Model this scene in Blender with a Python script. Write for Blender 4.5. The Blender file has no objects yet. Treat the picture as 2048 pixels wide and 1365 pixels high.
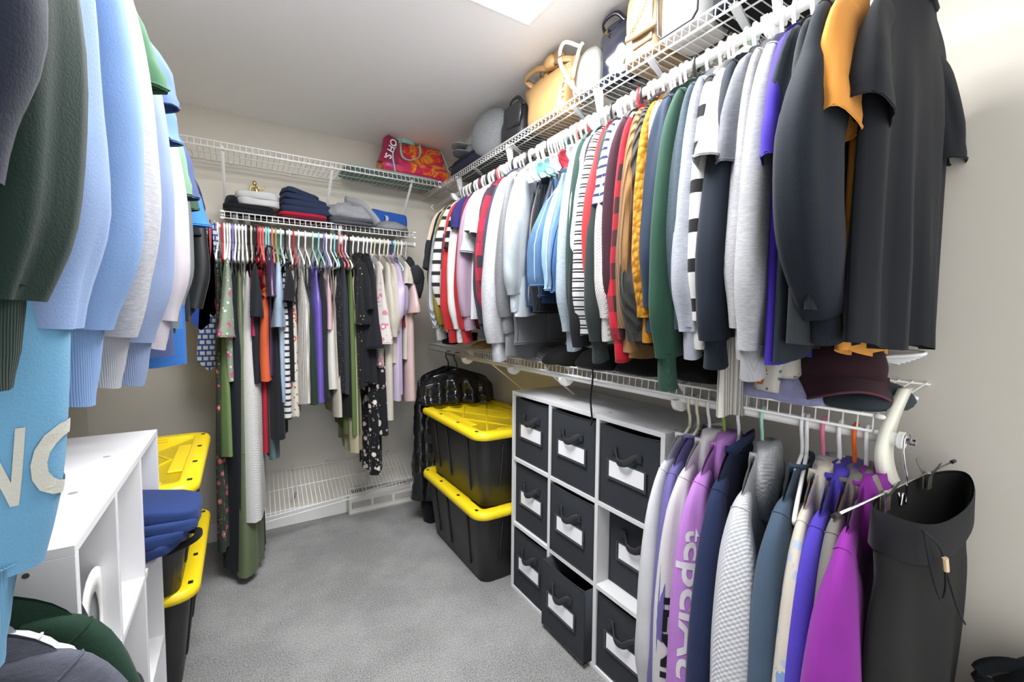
import bpy, bmesh, math, random
import numpy as np
from mathutils import Matrix, Vector

SC = bpy.context.scene
COL = SC.collection
PI = math.pi

# ------------------------------------------------------------------ camera
def make_camera():
    yaw, pit, rol, f = math.radians(32.052), math.radians(-3.296), math.radians(0.476), 870.05
    fw = Vector((math.sin(yaw) * math.cos(pit), math.cos(yaw) * math.cos(pit), math.sin(pit)))
    rt = Vector((math.cos(yaw), -math.sin(yaw), 0))
    up = rt.cross(fw)
    r2 = rt * math.cos(rol) + up * math.sin(rol)
    u2 = up * math.cos(rol) - rt * math.sin(rol)
    cd = bpy.data.cameras.new('camera')
    cd.sensor_fit = 'HORIZONTAL'; cd.sensor_width = 36.0
    cd.lens = f / 2048 * 36.0
    cd.clip_start = 0.02
    co = bpy.data.objects.new('camera', cd); COL.objects.link(co)
    m = Matrix.Identity(4)
    for i in range(3):
        m[i][0] = r2[i]; m[i][1] = u2[i]; m[i][2] = -fw[i]
    m[0][3], m[1][3], m[2][3] = 0, 0, 1.25
    co.matrix_world = m
    SC.camera = co
make_camera()

# ------------------------------------------------------------------ world, exposure
w = bpy.data.worlds.new('world'); SC.world = w; w.use_nodes = True
w.node_tree.nodes['Background'].inputs[0].default_value = (0.97, 0.98, 1.0, 1)
w.node_tree.nodes['Background'].inputs[1].default_value = 0.66
SC.view_settings.view_transform = 'Standard'
SC.view_settings.look = 'None'
SC.view_settings.gamma = 1
SC.view_settings.use_curve_mapping = False
SC.view_settings.exposure = 1.6
PANEL_STRENGTH = 9.6
SC.cycles.diffuse_bounces = 8
SC.cycles.max_bounces = 14

# ------------------------------------------------------------------ room numbers (metres)
XR, XL, YB, YF, ZC = 1.365, -0.63, 2.83, -0.55, 2.317

# ------------------------------------------------------------------ helpers
def lin(c):
    if isinstance(c, str):
        c = c.lstrip('#'); c = [int(c[i:i + 2], 16) / 255 for i in (0, 2, 4)]
    return tuple((x / 12.92 if x <= 0.04045 else ((x + 0.055) / 1.055) ** 2.4) for x in c) + (1.0,)

class MB:
    def __init__(s): s.v = []; s.f = []; s.n = 0
    def add(s, v, f):
        v = np.asarray(v, float).reshape(-1, 3)
        s.v.append(v); s.f += [tuple(int(i) + s.n for i in q) for q in f]; s.n += len(v)
        return s
    def box(s, lo, hi, ch=0.0):
        lo = np.array(lo, float); hi = np.array(hi, float)
        c = (lo + hi) / 2; h = (hi - lo) / 2
        ch = min(ch, h.min() * 0.95)
        if ch <= 0:
            v = [c + h * np.array(k) for k in [(-1,-1,-1),(1,-1,-1),(1,1,-1),(-1,1,-1),(-1,-1,1),(1,-1,1),(1,1,1),(-1,1,1)]]
            return s.add(v, [(0,3,2,1),(4,5,6,7),(0,1,5,4),(1,2,6,5),(2,3,7,6),(3,0,4,7)])
        v = []; idx = {}
        for sx in (-1, 1):
            for sy in (-1, 1):
                for sz in (-1, 1):
                    sg = np.array((sx, sy, sz))
                    for ax in range(3):
                        p = c + sg * (h - ch); p = p.copy(); p[ax] = c[ax] + sg[ax] * h[ax]
                        idx[(sx, sy, sz, ax)] = len(v); v.append(p)
        f = []
        for ax in range(3):
            a, b = [i for i in range(3) if i != ax]
            for sg in (-1, 1):
                q = []
                for sa, sb in ((-1,-1),(1,-1),(1,1),(-1,1)):
                    k = [0,0,0]; k[ax] = sg; k[a] = sa; k[b] = sb
                    q.append(idx[(k[0],k[1],k[2],ax)])
                f.append(q if (sg > 0) == (ax != 1) else q[::-1])
        for ax in range(3):
            a, b = [i for i in range(3) if i != ax]
            for sa in (-1, 1):
                for sb in (-1, 1):
                    k0 = [0,0,0]; k0[a] = sa; k0[b] = sb; k1 = list(k0); k0[ax] = -1; k1[ax] = 1
                    f.append((idx[(*k0,a)], idx[(*k1,a)], idx[(*k1,b)], idx[(*k0,b)]))
        for sx in (-1, 1):
            for sy in (-1, 1):
                for sz in (-1, 1):
                    f.append([idx[(sx,sy,sz,a)] for a in range(3)])
        return s.add(v, f)
    def tube(s, path, r, n=6, closed=False, caps=True, flat=None, up=None):
        """round (or, with flat=(a,b), elliptical) sweep"""
        P = np.asarray(path, float); m = len(P)
        r = np.broadcast_to(np.asarray(r, float), (m,))
        T = np.gradient(P, axis=0) if not closed else (np.roll(P, -1, 0) - np.roll(P, 1, 0))
        T /= np.linalg.norm(T, axis=1)[:, None] + 1e-12
        u = np.array(up, float) if up is not None else (np.array((0, 0, 1.0)) if abs(T[0][2]) < 0.9 else np.array((0, 1.0, 0)))
        V = []
        ang = np.linspace(0, 2 * PI, n, endpoint=False) + PI / n
        for i in range(m):
            a = np.cross(T[i], u); l = np.linalg.norm(a)
            if l < 1e-6: a = np.cross(T[i], (1.0, 0.3, 0)); l = np.linalg.norm(a)
            a /= l; b = np.cross(a, T[i])
            if up is None: u = b
            fa, fb = flat if flat else (1, 1)
            V.append(P[i] + r[i] * (np.outer(np.cos(ang) * fa, a) + np.outer(np.sin(ang) * fb, b)))
        V = np.concatenate(V)
        F = []
        for i in range(m if closed else m - 1):
            j = (i + 1) % m
            for k in range(n):
                F.append((i*n+k, i*n+(k+1) % n, j*n+(k+1) % n, j*n+k))
        if caps and not closed:
            F.append(tuple(range(n))[::-1]); F.append(tuple((m-1)*n + k for k in range(n)))
        return s.add(V, F)
    def grid(s, V, m, n, wrap=True, cap0=False, cap1=False):
        """V: m rings of n points"""
        F = []
        for i in range(m - 1):
            for k in range(n if wrap else n - 1):
                F.append((i*n+k, i*n+(k+1) % n, (i+1)*n+(k+1) % n, (i+1)*n+k))
        V = np.asarray(V, float).reshape(-1, 3)
        if cap0:
            c = V[:n].mean(0); V = np.vstack([V, c]); q = len(V) - 1
            F += [(q, (k+1) % n, k) for k in range(n)]
        if cap1:
            c = V[(m-1)*n:m*n].mean(0); V = np.vstack([V, c]); q = len(V) - 1
            F += [(q, (m-1)*n+k, (m-1)*n+(k+1) % n) for k in range(n)]
        return s.add(V, F)
    def xf(s, M):
        M = np.array(M)
        s.v = [np.concatenate(s.v) @ M[:3, :3].T + M[:3, 3]]
        return s

def mesh(name, mb, smooth=False):
    me = bpy.data.meshes.new(name)
    V = np.concatenate(mb.v)
    me.from_pydata(V.tolist(), [], mb.f)
    if smooth:
        me.polygons.foreach_set('use_smooth', [True] * len(me.polygons))
    me.update()
    return me

def obj(name, mb, mat, parent=None, smooth=False, loc=None, rot=None):
    me = mb if isinstance(mb, bpy.types.Mesh) else mesh(name, mb, smooth)
    if mat is not None and len(me.materials) == 0: me.materials.append(mat)
    o = bpy.data.objects.new(name, me); COL.objects.link(o)
    if parent: o.parent = parent
    if loc is not None: o.location = loc
    if rot is not None: o.rotation_euler = rot
    return o

def tag(o, label, cat, group=None):
    o['label'] = label; o['category'] = cat
    if group: o['group'] = group
    return o

def thing(name, label, cat, loc=(0, 0, 0), rz=0.0, group=None):
    o = bpy.data.objects.new(name, None); COL.objects.link(o)
    o.empty_display_size = 0.05
    o.location = loc; o.rotation_euler = (0, 0, rz)
    return tag(o, label, cat, group)

def struct(name, mb, mat, label=None):
    o = obj(name, mb, mat); o['kind'] = 'structure'
    if label: o['label'] = label
    return o

def stuff(o): o['kind'] = 'stuff'; return o

def catmull(K, m):
    K = np.asarray(K, float); n = len(K)
    P = np.vstack([2 * K[0] - K[1], K, 2 * K[-1] - K[-2]])
    t = np.linspace(0, n - 1 - 1e-9, m); i = t.astype(int); u = (t - i)[:, None]
    p0, p1, p2, p3 = P[i], P[i+1], P[i+2], P[i+3]
    return 0.5 * (2*p1 + (p2-p0)*u + (2*p0-5*p1+4*p2-p3)*u**2 + (3*p1-p0-3*p2+p3)*u**3)

def nz(P, seed, freq=1.0, k=7):
    """cheap smooth noise in about [-1, 1]"""
    r = np.random.RandomState(seed & 0xffff)
    out = np.zeros(len(P))
    for _ in range(k):
        d = r.normal(size=3); d /= np.linalg.norm(d)
        out += np.sin(P @ d * freq * r.uniform(0.6, 1.6) * 2 * PI + r.uniform(0, 6.28))
    return out / k * 1.6

# ------------------------------------------------------------------ materials
_M = {}
class NT:
    def __init__(s, name):
        s.m = bpy.data.materials.new(name); s.m.use_nodes = True
        s.t = s.m.node_tree; s.N = s.t.nodes; s.L = s.t.links
        s.b = s.N['Principled BSDF']
    def n(s, typ, **kw):
        o = s.N.new(typ)
        for k, v in kw.items():
            if k.startswith('i_'):
                key = k[2:]
                key = int(key) if key.isdigit() else key
                o.inputs[key].default_value = v
            else: setattr(o, k, v)
        return o
    def l(s, a, b): s.L.new(a, b)
    def math(s, op, a, b=None, c=None, clamp=False):
        o = s.N.new('ShaderNodeMath'); o.operation = op; o.use_clamp = clamp
        for i, x in enumerate((a, b, c)):
            if x is None: continue
            if isinstance(x, (int, float)): o.inputs[i].default_value = x
            else: s.l(x, o.inputs[i])
        return o.outputs[0]
    def mix(s, f, a, b):
        o = s.N.new('ShaderNodeMix'); o.data_type = 'RGBA'
        if isinstance(f, (int, float)): o.inputs[0].default_value = f
        else: s.l(f, o.inputs[0])
        for i, x in ((6, a), (7, b)):
            if isinstance(x, tuple): o.inputs[i].default_value = x
            else: s.l(x, o.inputs[i])
        return o.outputs[2]
    def obj(s): return s.n('ShaderNodeTexCoord').outputs['Object']
    def noise(s, vec, scale, det=3.0, rough=0.55):
        o = s.n('ShaderNodeTexNoise'); s.l(vec, o.inputs['Vector'])
        o.inputs['Scale'].default_value = scale; o.inputs['Detail'].default_value = det; o.inputs['Roughness'].default_value = rough
        return o.outputs['Fac']
    def mapv(s, vec, sc=(1, 1, 1), rot=(0, 0, 0)):
        o = s.n('ShaderNodeMapping'); s.l(vec, o.inputs[0]); o.inputs['Scale'].default_value = sc; o.inputs['Rotation'].default_value = rot
        return o.outputs[0]
    def bump(s, h, st, dist=0.001):
        o = s.n('ShaderNodeBump'); o.inputs['Strength'].default_value = st; o.inputs['Distance'].default_value = dist
        s.l(h, o.inputs['Height']); s.l(o.outputs[0], s.b.inputs['Normal'])

def plain(name, col, rough=0.5, metal=0.0, bump=0.0, bscale=60, var=0.04, spec=0.5, trans=0.0, coat=0.0):
    key = ('p', name)
    if key in _M: return _M[key]
    t = NT(name); t.b.inputs['Roughness'].default_value = rough; t.b.inputs['Metallic'].default_value = metal
    t.b.inputs['Specular IOR Level'].default_value = spec
    if coat: t.b.inputs['Coat Weight'].default_value = coat; t.b.inputs['Coat Roughness'].default_value = 0.06
    if trans:
        t.b.inputs['Transmission Weight'].default_value = trans
    v = t.obj(); f = t.noise(v, bscale if bump else 9)
    c = np.array(lin(col)[:3])
    a = tuple(np.clip(c * (1 - var), 0, 1)) + (1,); b = tuple(np.clip(c * (1 + var), 0, 1)) + (1,)
    t.l(t.mix(f, a, b), t.b.inputs['Base Color'])
    if bump: t.bump(f, bump, 0.002)
    _M[key] = t.m
    return t.m

def fabric(col, pat='plain', col2=None, col3=None, p=0.03, name=None):
    """cloth of one colour or with a woven, knitted or printed pattern"""
    key = ('f', col, pat, col2, col3, p)
    if key in _M: return _M[key]
    t = NT((name or 'cloth') + '_' + pat)
    B = t.b
    B.inputs['Roughness'].default_value = 0.88
    B.inputs['Specular IOR Level'].default_value = 0.25
    B.inputs['Sheen Weight'].default_value = 0.05; B.inputs['Sheen Roughness'].default_value = 0.5
    ob = t.obj()
    sep = t.n('ShaderNodeSeparateXYZ'); t.l(ob, sep.inputs[0])
    x, y, z = sep.outputs
    c = np.array(lin(col)[:3]); c = c * 0.76 * (0.42 + 0.58 * min(1.0, c.mean() / 0.10)) * (1 - 0.26 * c.mean())
    # very dark dyes still return some light
    c = np.maximum(c, 0.0035)
    k = lambda q: tuple(np.clip(c * q, 0, 1)) + (1.0,)
    fine = t.noise(ob, 420, 2)
    broad = t.noise(ob, 11, 3)
    base = t.mix(broad, k(0.86), k(1.14))
    h = fine; bs = 0.35; bd = 0.0012
    sc_ = lambda q: tuple(v * 0.76 for v in lin(q)[:3]) + (1.0,)
    C2 = sc_(col2) if col2 else None; C3 = sc_(col3) if col3 else None
    if pat == 'heather':
        hv = t.noise(t.mapv(ob, (60, 60, 420)), 1.0, 3, 0.7)
        r = t.n('ShaderNodeMapRange'); t.l(hv, r.inputs[0]); r.inputs[1].default_value = 0.38; r.inputs[2].default_value = 0.66
        base = t.mix(r.outputs[0], k(0.84), k(1.12))
    elif pat == 'stripe':
        s = t.math('FRACT', t.math('DIVIDE', z, p)); s = t.math('LESS_THAN', s, 0.34)
        base = t.mix(s, base, C2)
    elif pat == 'pinstripe':
        s = t.math('FRACT', t.math('DIVIDE', z, p)); a = t.math('LESS_THAN', s, 0.16)
        b = t.math('MULTIPLY', t.math('GREATER_THAN', s, 0.32), t.math('LESS_THAN', s, 0.48))
        base = t.mix(t.math('ADD', a, b), base, C2)
    elif pat == 'plaid':
        a = t.math('LESS_THAN', t.math('FRACT', t.math('DIVIDE', z, p)), 0.5)
        q = t.math('ADD', x, t.math('MULTIPLY', y, 1.0))
        b = t.math('LESS_THAN', t.math('FRACT', t.math('ADD', t.math('DIVIDE', q, p), 0.2)), 0.5)
        f = t.math('MULTIPLY', t.math('ADD', a, b), 0.5)
        f = t.math('MULTIPLY', f, t.math('ADD', 0.82, t.math('MULTIPLY', broad, 0.3)), clamp=True)
        base = t.mix(f, base, C2)
    elif pat == 'blocks':      # colour blocks from top to bottom
        a = t.math('GREATER_THAN', z, -0.30); b = t.math('GREATER_THAN', z, -0.47)
        base = t.mix(b, base, C2); base = t.mix(a, base, C3)
    elif pat == 'floral':
        def vor(sc, th, vv):
            o = t.n('ShaderNodeTexVoronoi'); t.l(vv, o.inputs['Vector']); o.inputs['Scale'].default_value = sc
            d = t.math('ADD', o.outputs['Distance'], t.math('MULTIPLY', t.noise(ob, sc * 5, 2), 0.35))
            return t.math('LESS_THAN', d, th), o
        m1, v1 = vor(1 / p, 0.50, ob)
        m2, v2 = vor(1.9 / p, 0.40, t.mapv(ob, (1, 1, 1), (0.4, 0.9, 0.2)))
        cen, _ = vor(1 / p, 0.30, ob)
        base = t.mix(m2, base, C3)
        base = t.mix(m1, base, C2)
        base = t.mix(cen, base, t.mix(0.55, C2, lin('#f4e6e2')))
    elif pat == 'dots':
        o = t.n('ShaderNodeTexVoronoi'); t.l(ob, o.inputs['Vector']); o.inputs['Scale'].default_value = 1 / p
        base = t.mix(t.math('LESS_THAN', o.outputs['Distance'], 0.17), base, C2)
    elif pat == 'denim':
        tw = t.noise(t.mapv(ob, (500, 500, 120), (0, 0.7, 0)), 1.0, 2)
        wear = t.noise(t.mapv(ob, (9, 9, 3)), 1.0, 4)
        r = t.n('ShaderNodeMapRange'); t.l(wear, r.inputs[0]); r.inputs[1].default_value = 0.35; r.inputs[2].default_value = 0.7
        base = t.mix(r.outputs[0], k(0.72), k(1.65)); base = t.mix(t.math('MULTIPLY', tw, 0.35), base, k(0.45)); h = tw
    elif pat == 'rib':
        u = t.math('ADD', x, y)
        h = t.math('SINE', t.math('MULTIPLY', u, 2 * PI / p)); bs = 0.8; bd = 0.004
        base = t.mix(t.math('MULTIPLY', t.math('ADD', h, 1.0), 0.5), k(0.72), k(1.06))
    elif pat == 'cuff':
        u = t.math('ADD', x, y)
        h = t.math('SINE', t.math('MULTIPLY', u, 2 * PI / p)); bs = 0.35; bd = 0.0015
        base = t.mix(t.math('MULTIPLY', t.math('ADD', h, 1.0), 0.5), k(0.88), k(1.02))
    elif pat == 'cable':
        wv = t.n('ShaderNodeTexVoronoi'); t.l(t.mapv(ob, (1, 1, 0.7)), wv.inputs['Vector']); wv.inputs['Scale'].default_value = 75
        h = wv.outputs['Distance']; bs = 1.0; bd = -0.006
        base = t.mix(h, k(1.2), k(0.55))
    elif pat == 'waffle':
        h = t.math('MULTIPLY', t.math('SINE', t.math('MULTIPLY', z, 2 * PI / p)), t.math('SINE', t.math('MULTIPLY', t.math('ADD', x, y), 2 * PI / p))); bs = 0.5; bd = 0.0015
        base = t.mix(t.math('MULTIPLY', t.math('ADD', h, 1.0), 0.5), k(0.92), k(1.04))
    elif pat == 'satin':
        B.inputs['Roughness'].default_value = 0.38; B.inputs['Specular IOR Level'].default_value = 0.5; bs = 0.1
    elif pat == 'velvet':
        B.inputs['Sheen Weight'].default_value = 0.4
        cl = t.noise(ob, 26, 4); base = t.mix(cl, k(0.7), C2 if C2 else k(1.3)); h = t.noise(ob, 150, 3); bs = 0.6; bd = 0.003
    elif pat == 'tie':
        s = t.math('FRACT', t.math('DIVIDE', z, p)); row = t.math('FLOOR', t.math('DIVIDE', z, p))
        q = t.math('FRACT', t.math('ADD', t.math('DIVIDE', t.math('ADD', x, y), p), t.math('MULTIPLY', row, 0.5)))
        a = t.math('MULTIPLY', t.math('LESS_THAN', t.math('ABSOLUTE', t.math('SUBTRACT', s, 0.5)), 0.33), t.math('LESS_THAN', t.math('ABSOLUTE', t.math('SUBTRACT', q, 0.5)), 0.36))
        base = t.mix(a, base, C2); B.inputs['Roughness'].default_value = 0.5
    elif pat == 'swirl':
        nv = t.n('ShaderNodeTexNoise'); t.l(ob, nv.inputs['Vector']); nv.inputs['Scale'].default_value = 9; nv.inputs['Detail'].default_value = 2; nv.inputs['Distortion'].default_value = 1.5
        r = t.n('ShaderNodeValToRGB'); t.l(nv.outputs['Fac'], r.inputs[0])
        cr = r.color_ramp; cr.interpolation = 'EASE'
        stops = [(0.25, '#7a2b9a'), (0.38, '#c2205a'), (0.47, '#e0472c'), (0.55, '#f0a528'), (0.63, '#c9264f'), (0.72, '#4a8f56'), (0.82, '#4a3fa8')]
        cr.elements[0].position, cr.elements[0].color = stops[0][0], lin(stops[0][1])
        cr.elements[1].position, cr.elements[1].color = stops[-1][0], lin(stops[-1][1])
        for po, cc in stops[1:-1]:
            e = cr.elements.new(po); e.color = lin(cc)
        base = r.outputs[0]; B.inputs['Roughness'].default_value = 0.35; B.inputs['Specular IOR Level'].default_value = 0.5; bs = 0.1
    t.l(base, B.inputs['Base Color'])
    t.bump(h, bs, bd)
    _M[key] = t.m
    return t.m

WHITE_METAL = plain('white_vinyl_coated_wire', '#e9e9e6', 0.35, var=0.02)
WHITE_PLASTIC = plain('white_plastic', '#ececea', 0.35, var=0.02)
LAMINATE = plain('white_laminate', '#d6d6d8', 0.42, var=0.015, spec=0.3)
GREY_PLASTIC = plain('pale_grey_plastic', '#c9cacb', 0.4)
CHROME = plain('chrome', '#c8c8c8', 0.18, metal=1.0)
BLACK_PLASTIC = plain('black_plastic', '#1c1d1e', 0.4)

def wall_material():
    t = NT('painted_wall'); ob = t.obj()
    a = t.noise(ob, 1.7, 3); f = t.noise(ob, 190, 3)
    t.l(t.mix(a, lin('#d0cbc0'), lin('#d6d1c6')), t.b.inputs['Base Color'])
    t.b.inputs['Roughness'].default_value = 0.75; t.bump(f, 0.12, 0.001)
    return t.m
def ceiling_material():
    t = NT('painted_ceiling'); ob = t.obj(); f = t.noise(ob, 150, 3)
    t.l(t.mix(f, lin('#f3f3f3'), lin('#f7f7f7')), t.b.inputs['Base Color'])
    t.b.inputs['Roughness'].default_value = 0.85; t.bump(f, 0.1, 0.001)
    return t.m
def carpet_material():
    t = NT('grey_carpet'); ob = t.obj()
    f = t.noise(ob, 210, 4, 0.75); m = t.noise(ob, 70, 3, 0.6); b = t.noise(ob, 3.2, 4, 0.6)
    r = t.n('ShaderNodeMapRange'); t.l(f, r.inputs[0]); r.inputs[1].default_value = 0.36; r.inputs[2].default_value = 0.64
    c = t.mix(r.outputs[0], lin('#525252'), lin('#d2d2d0'))
    rb = t.n('ShaderNodeMapRange'); t.l(b, rb.inputs[0]); rb.inputs[1].default_value = 0.4; rb.inputs[2].default_value = 0.62
    c2 = t.mix(rb.outputs[0], lin('#747474'), lin('#a8a8a7'))
    t.l(t.mix(0.38, c, c2), t.b.inputs['Base Color'])
    t.b.inputs['Roughness'].default_value = 1.0; t.b.inputs['Specular IOR Level'].default_value = 0.1
    t.bump(t.math('ADD', f, m), 0.9, 0.006)
    return t.m
WALL, CEIL, CARPET = wall_material(), ceiling_material(), carpet_material()

# ------------------------------------------------------------------ the room
struct('floor', MB().box((XL - .1, YF - .1, -.06), (XR + .1, YB + .1, 0)), CARPET, 'grey cut-pile carpet covering the closet floor')
struct('ceiling', MB().box((XL - .1, YF - .1, ZC), (XR + .1, YB + .1, ZC + .08)), CEIL, 'flat white painted ceiling')
struct('wall_back', MB().box((XL - .1, YB, 0), (XR + .1, YB + .1, ZC)), WALL, 'beige painted back wall')
struct('wall_right', MB().box((XR, YF - .1, 0), (XR + .1, YB, ZC)), WALL, 'beige painted right wall')
struct('wall_left', MB().box((XL - .1, YF - .1, 0), (XL, YB, ZC)), WALL, 'beige painted left wall')
BASE = plain('white_trim_paint', '#dcdcda', 0.4, var=0.02)
struct('baseboard_back', MB().box((XL, YB - .014, 0), (0.545, YB, .10), .004), BASE, 'white painted baseboard along the back wall')
struct('baseboard_right', MB().box((XR - .014, YF, 0), (XR, YB - .014, .10), .004), BASE, 'white painted baseboard along the right wall')
struct('baseboard_left', MB().box((XL, YF, 0), (XL + .014, YB - .014, .10), .004), BASE, 'white painted baseboard along the left wall')

# ceiling light panel
def emission(name, col, st):
    t = NT(name); t.b.inputs['Emission Color'].default_value = col; t.b.inputs['Emission Strength'].default_value = st
    t.b.inputs['Base Color'].default_value = (.9, .9, .9, 1)
    return t.m
cl = thing('ceiling_light', 'bright white rectangular light panel set in the ceiling', 'light', (0.3675, 0.96, ZC))
fr = MB()
for lo, hi in (((-.5625, -.425), (.5625, -.41)), ((-.5625, .41), (.5625, .425)), ((-.5625, -.41), (-.5475, .41)), ((.5475, -.41), (.5625, .41))):
    fr.box((lo[0], lo[1], -.006), (hi[0], hi[1], 0), .002)
obj('frame', fr, WHITE_PLASTIC, cl)
obj('diffuser', MB().box((-.5475, -.41, -.004), (.5475, .41, -.001)), emission('lit_diffuser', (.985, .99, 1, 1), PANEL_STRENGTH), cl)
# ------------------------------------------------------------------ wire shelving
def wire_shelf(name, label, O, A, D, length, depth, drop=0.0, lip=0.03, rod=None, hooks=(), braces=(), caps=(1, 1), grp=None, gap=None, plates=()):
    """O: wall-side corner at deck height, A: unit vector along the wall, D: unit vector from the wall to the front"""
    A = np.array(A, float); D = np.array(D, float); Z = np.array((0, 0, 1.0))
    root = thing(name, label, 'shelf', tuple(O), 0, grp)
    P = lambda a, d, z: A * a + D * d + Z * (z - drop * d / depth)
    mb = MB(); n = int(length / 0.0254)
    for i in range(n + 1):
        a = 0.006 + (length - 0.012) * i / n
        mb.tube([P(a, 0, 0), P(a, depth, 0), P(a, depth + .002, -lip)], .0016, 4)
    stuff(obj('deck_wires', mb, WHITE_METAL, root))
    for d, z, r in ((.004, -.004, .0026), (depth * .42, -.0045, .0028), (depth * .78, -.0045, .0028), (depth, .001, .0032), (depth + .002, -lip, .0032)):
        obj('rail', MB().tube([P(0, d, z), P(length, d, z)], r, 8), WHITE_METAL, root, True)
        if d > .01:
            for k, a in enumerate((0, length)):
                if caps[k]:
                    s = -1 if k == 0 else 1
                    obj('end_cap', MB().tube([P(a - s*.004, d, z), P(a + s*.004, d, z), P(a + s*.010, d, z), P(a + s*.013, d, z)], [.0048, .0052, .0046, .002], 8), WHITE_PLASTIC, root, True)
    k = 0
    a = .1
    while a < length:
        obj('wall_clip', MB().tube([P(a, -.0, -.004), P(a, .012, -.004)], .008, 8), WHITE_PLASTIC, root, True); a += .3
    for a in braces:
        obj('brace', MB().tube([P(a, depth, -lip * .5), P(a, depth - .02, -lip - .012), P(a, .004, -.30)], [.004, .006, .006], 6, flat=(1.3, .6)), WHITE_METAL, root)
    if rod:
        rd, rz, r0, r1 = rod
        obj('hanging_rod', MB().tube([P(r0, rd, rz), P(r1, rd, rz)], .0125, 16), WHITE_METAL, root, True)
        for a in (r0, r1):
            s = -1 if a == r0 else 1
            obj('rod_cap', MB().tube([P(a, rd, rz), P(a + s * .008, rd, rz)], .0165, 14), WHITE_PLASTIC, root)
        for a in hooks:
            # plastic hook: round saddle under the rod with a neck up to the lip
            h = MB()
            m = 20; ang = np.linspace(-PI * 1.02, PI * .02, m)
            ri, ro, th = .0135, .036, .008
            V = []
            for t in ang:
                dx, dz = math.cos(t), math.sin(t)
                V += [P(a - th, rd + ri * dx, rz + ri * dz), P(a - th, rd + ro * dx, rz + ro * dz), P(a + th, rd + ro * dx, rz + ro * dz), P(a + th, rd + ri * dx, rz + ri * dz)]
            h.grid(V, m, 4, True, True, True)
            obj('rod_hook', h, WHITE_PLASTIC, root)
            q = MB()
            q.add([P(a - .006, rd - .036, rz), P(a + .006, rd - .036, rz), P(a + .006, rd - .020, rz), P(a - .006, rd - .020, rz),
                   P(a - .006, depth - .045, 0), P(a + .006, depth - .045, 0), P(a + .006, depth - .01, -.004), P(a - .006, depth - .01, -.004)],
                  [(0,3,2,1),(4,5,6,7),(0,1,5,4),(1,2,6,5),(2,3,7,6),(3,0,4,7)])
            obj('hook_neck', q, WHITE_PLASTIC, root)
    for a in plates:
        q = MB()
        w_ = .012
        q.add([P(a - w_, depth * .95, -.006), P(a + w_, depth * .95, -.006), P(a + w_, depth * .95 - .012, -.006), P(a - w_, depth * .95 - .012, -.006),
               P(a - w_, .0, -.16), P(a + w_, .0, -.16), P(a + w_, .0, -.185), P(a - w_, .0, -.185)],
              [(0,3,2,1),(4,5,6,7),(0,1,5,4),(1,2,6,5),(2,3,7,6),(3,0,4,7)])
        obj('bracket', q, GREY_PLASTIC, root)
    return root

G_SH = 'white wire shelves'
RUZ, ROD_X, ROD_Z = 2.05, 1.078, 1.945
wire_shelf('wire_shelf', 'long white wire shelf high on the right wall under the handbags', (XR - .001, .33, RUZ), (0, 1, 0), (-1, 0, 0), 2.49, .305,
           rod=(.287, ROD_Z - RUZ, .0, 2.35), hooks=(.25, .85, 1.45, 2.0), plates=(.35, .62, .98, 1.42, 1.8, 2.2), grp=G_SH, caps=(1, 0))
RLZ = 1.103
rl = wire_shelf('wire_shelf', 'white wire shelf low on the right wall above the cube organizer', (XR - .001, .335, RLZ), (0, 1, 0), (-1, 0, 0), 2.40, .305, drop=.045,
           rod=(.287, 1.017 - RLZ + .042, -.03, 2.15), hooks=(.46, .98, 1.36, 1.85), braces=(1.10, 1.62), grp=G_SH)
# the big curved end bracket of the low right shelf
b = MB(); m = 18; V = []
for i in range(m):
    t = i / (m - 1); ang = PI * (.5 + .5 * t) - .12
    cx, cz = -.185, -.115
    x = cx - math.sin(PI * t * .98) * .095 - .02; z = .005 - t * .225
    wdt = .020 + .012 * t
    for sx, sy in ((-wdt, -.007), (wdt, -.007), (wdt, .007), (-wdt, .007)):
        V.append((x + sx, -.012 + sy, z))
b.grid(V, m, 4, True, True, True)
obj('end_bracket', b, plain('ivory_plastic', '#e8e6d8', 0.35), rl, True)
obj('rod_screw', MB().tube([(-.287, -.040, -.086), (-.287, -.055, -.086)], .006, 8), CHROME, rl)

wire_shelf('wire_shelf', 'white wire shelf high on the back wall under the shopping bag', (-.42, YB - .001, 2.06), (1, 0, 0), (0, -1, 0), 1.47, .305, braces=(.37, .86, 1.30), grp=G_SH, caps=(1, 1))
BROD_Y, BROD_Z = YB - .29, 1.668
wire_shelf('wire_shelf', 'short white wire shelf on the back wall loaded with folded clothes', (-.055, YB - .001, 1.738), (1, 0, 0), (0, -1, 0), .945, .305,
           rod=(.29, BROD_Z - 1.738, -.13, .945), hooks=(.53,), plates=(.05, .10, .50, .54, .86), grp=G_SH)
wire_shelf('wire_shelf', 'white wire shelf low on the left wall beside the organizer', (XL + .001, .25, 1.125), (0, 1, 0), (1, 0, 0), 1.08, .305, drop=.03,
           rod=(.287, -.08, 0, .62), grp=G_SH)
wire_shelf('wire_shelf', 'white wire shelf high on the left wall above the sweatshirts', (XL + .001, .10, RUZ), (0, 1, 0), (1, 0, 0), 2.3, .305,
           rod=(.287, ROD_Z - RUZ, 0, 2.3), hooks=(.6, 1.5), grp=G_SH)

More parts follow.
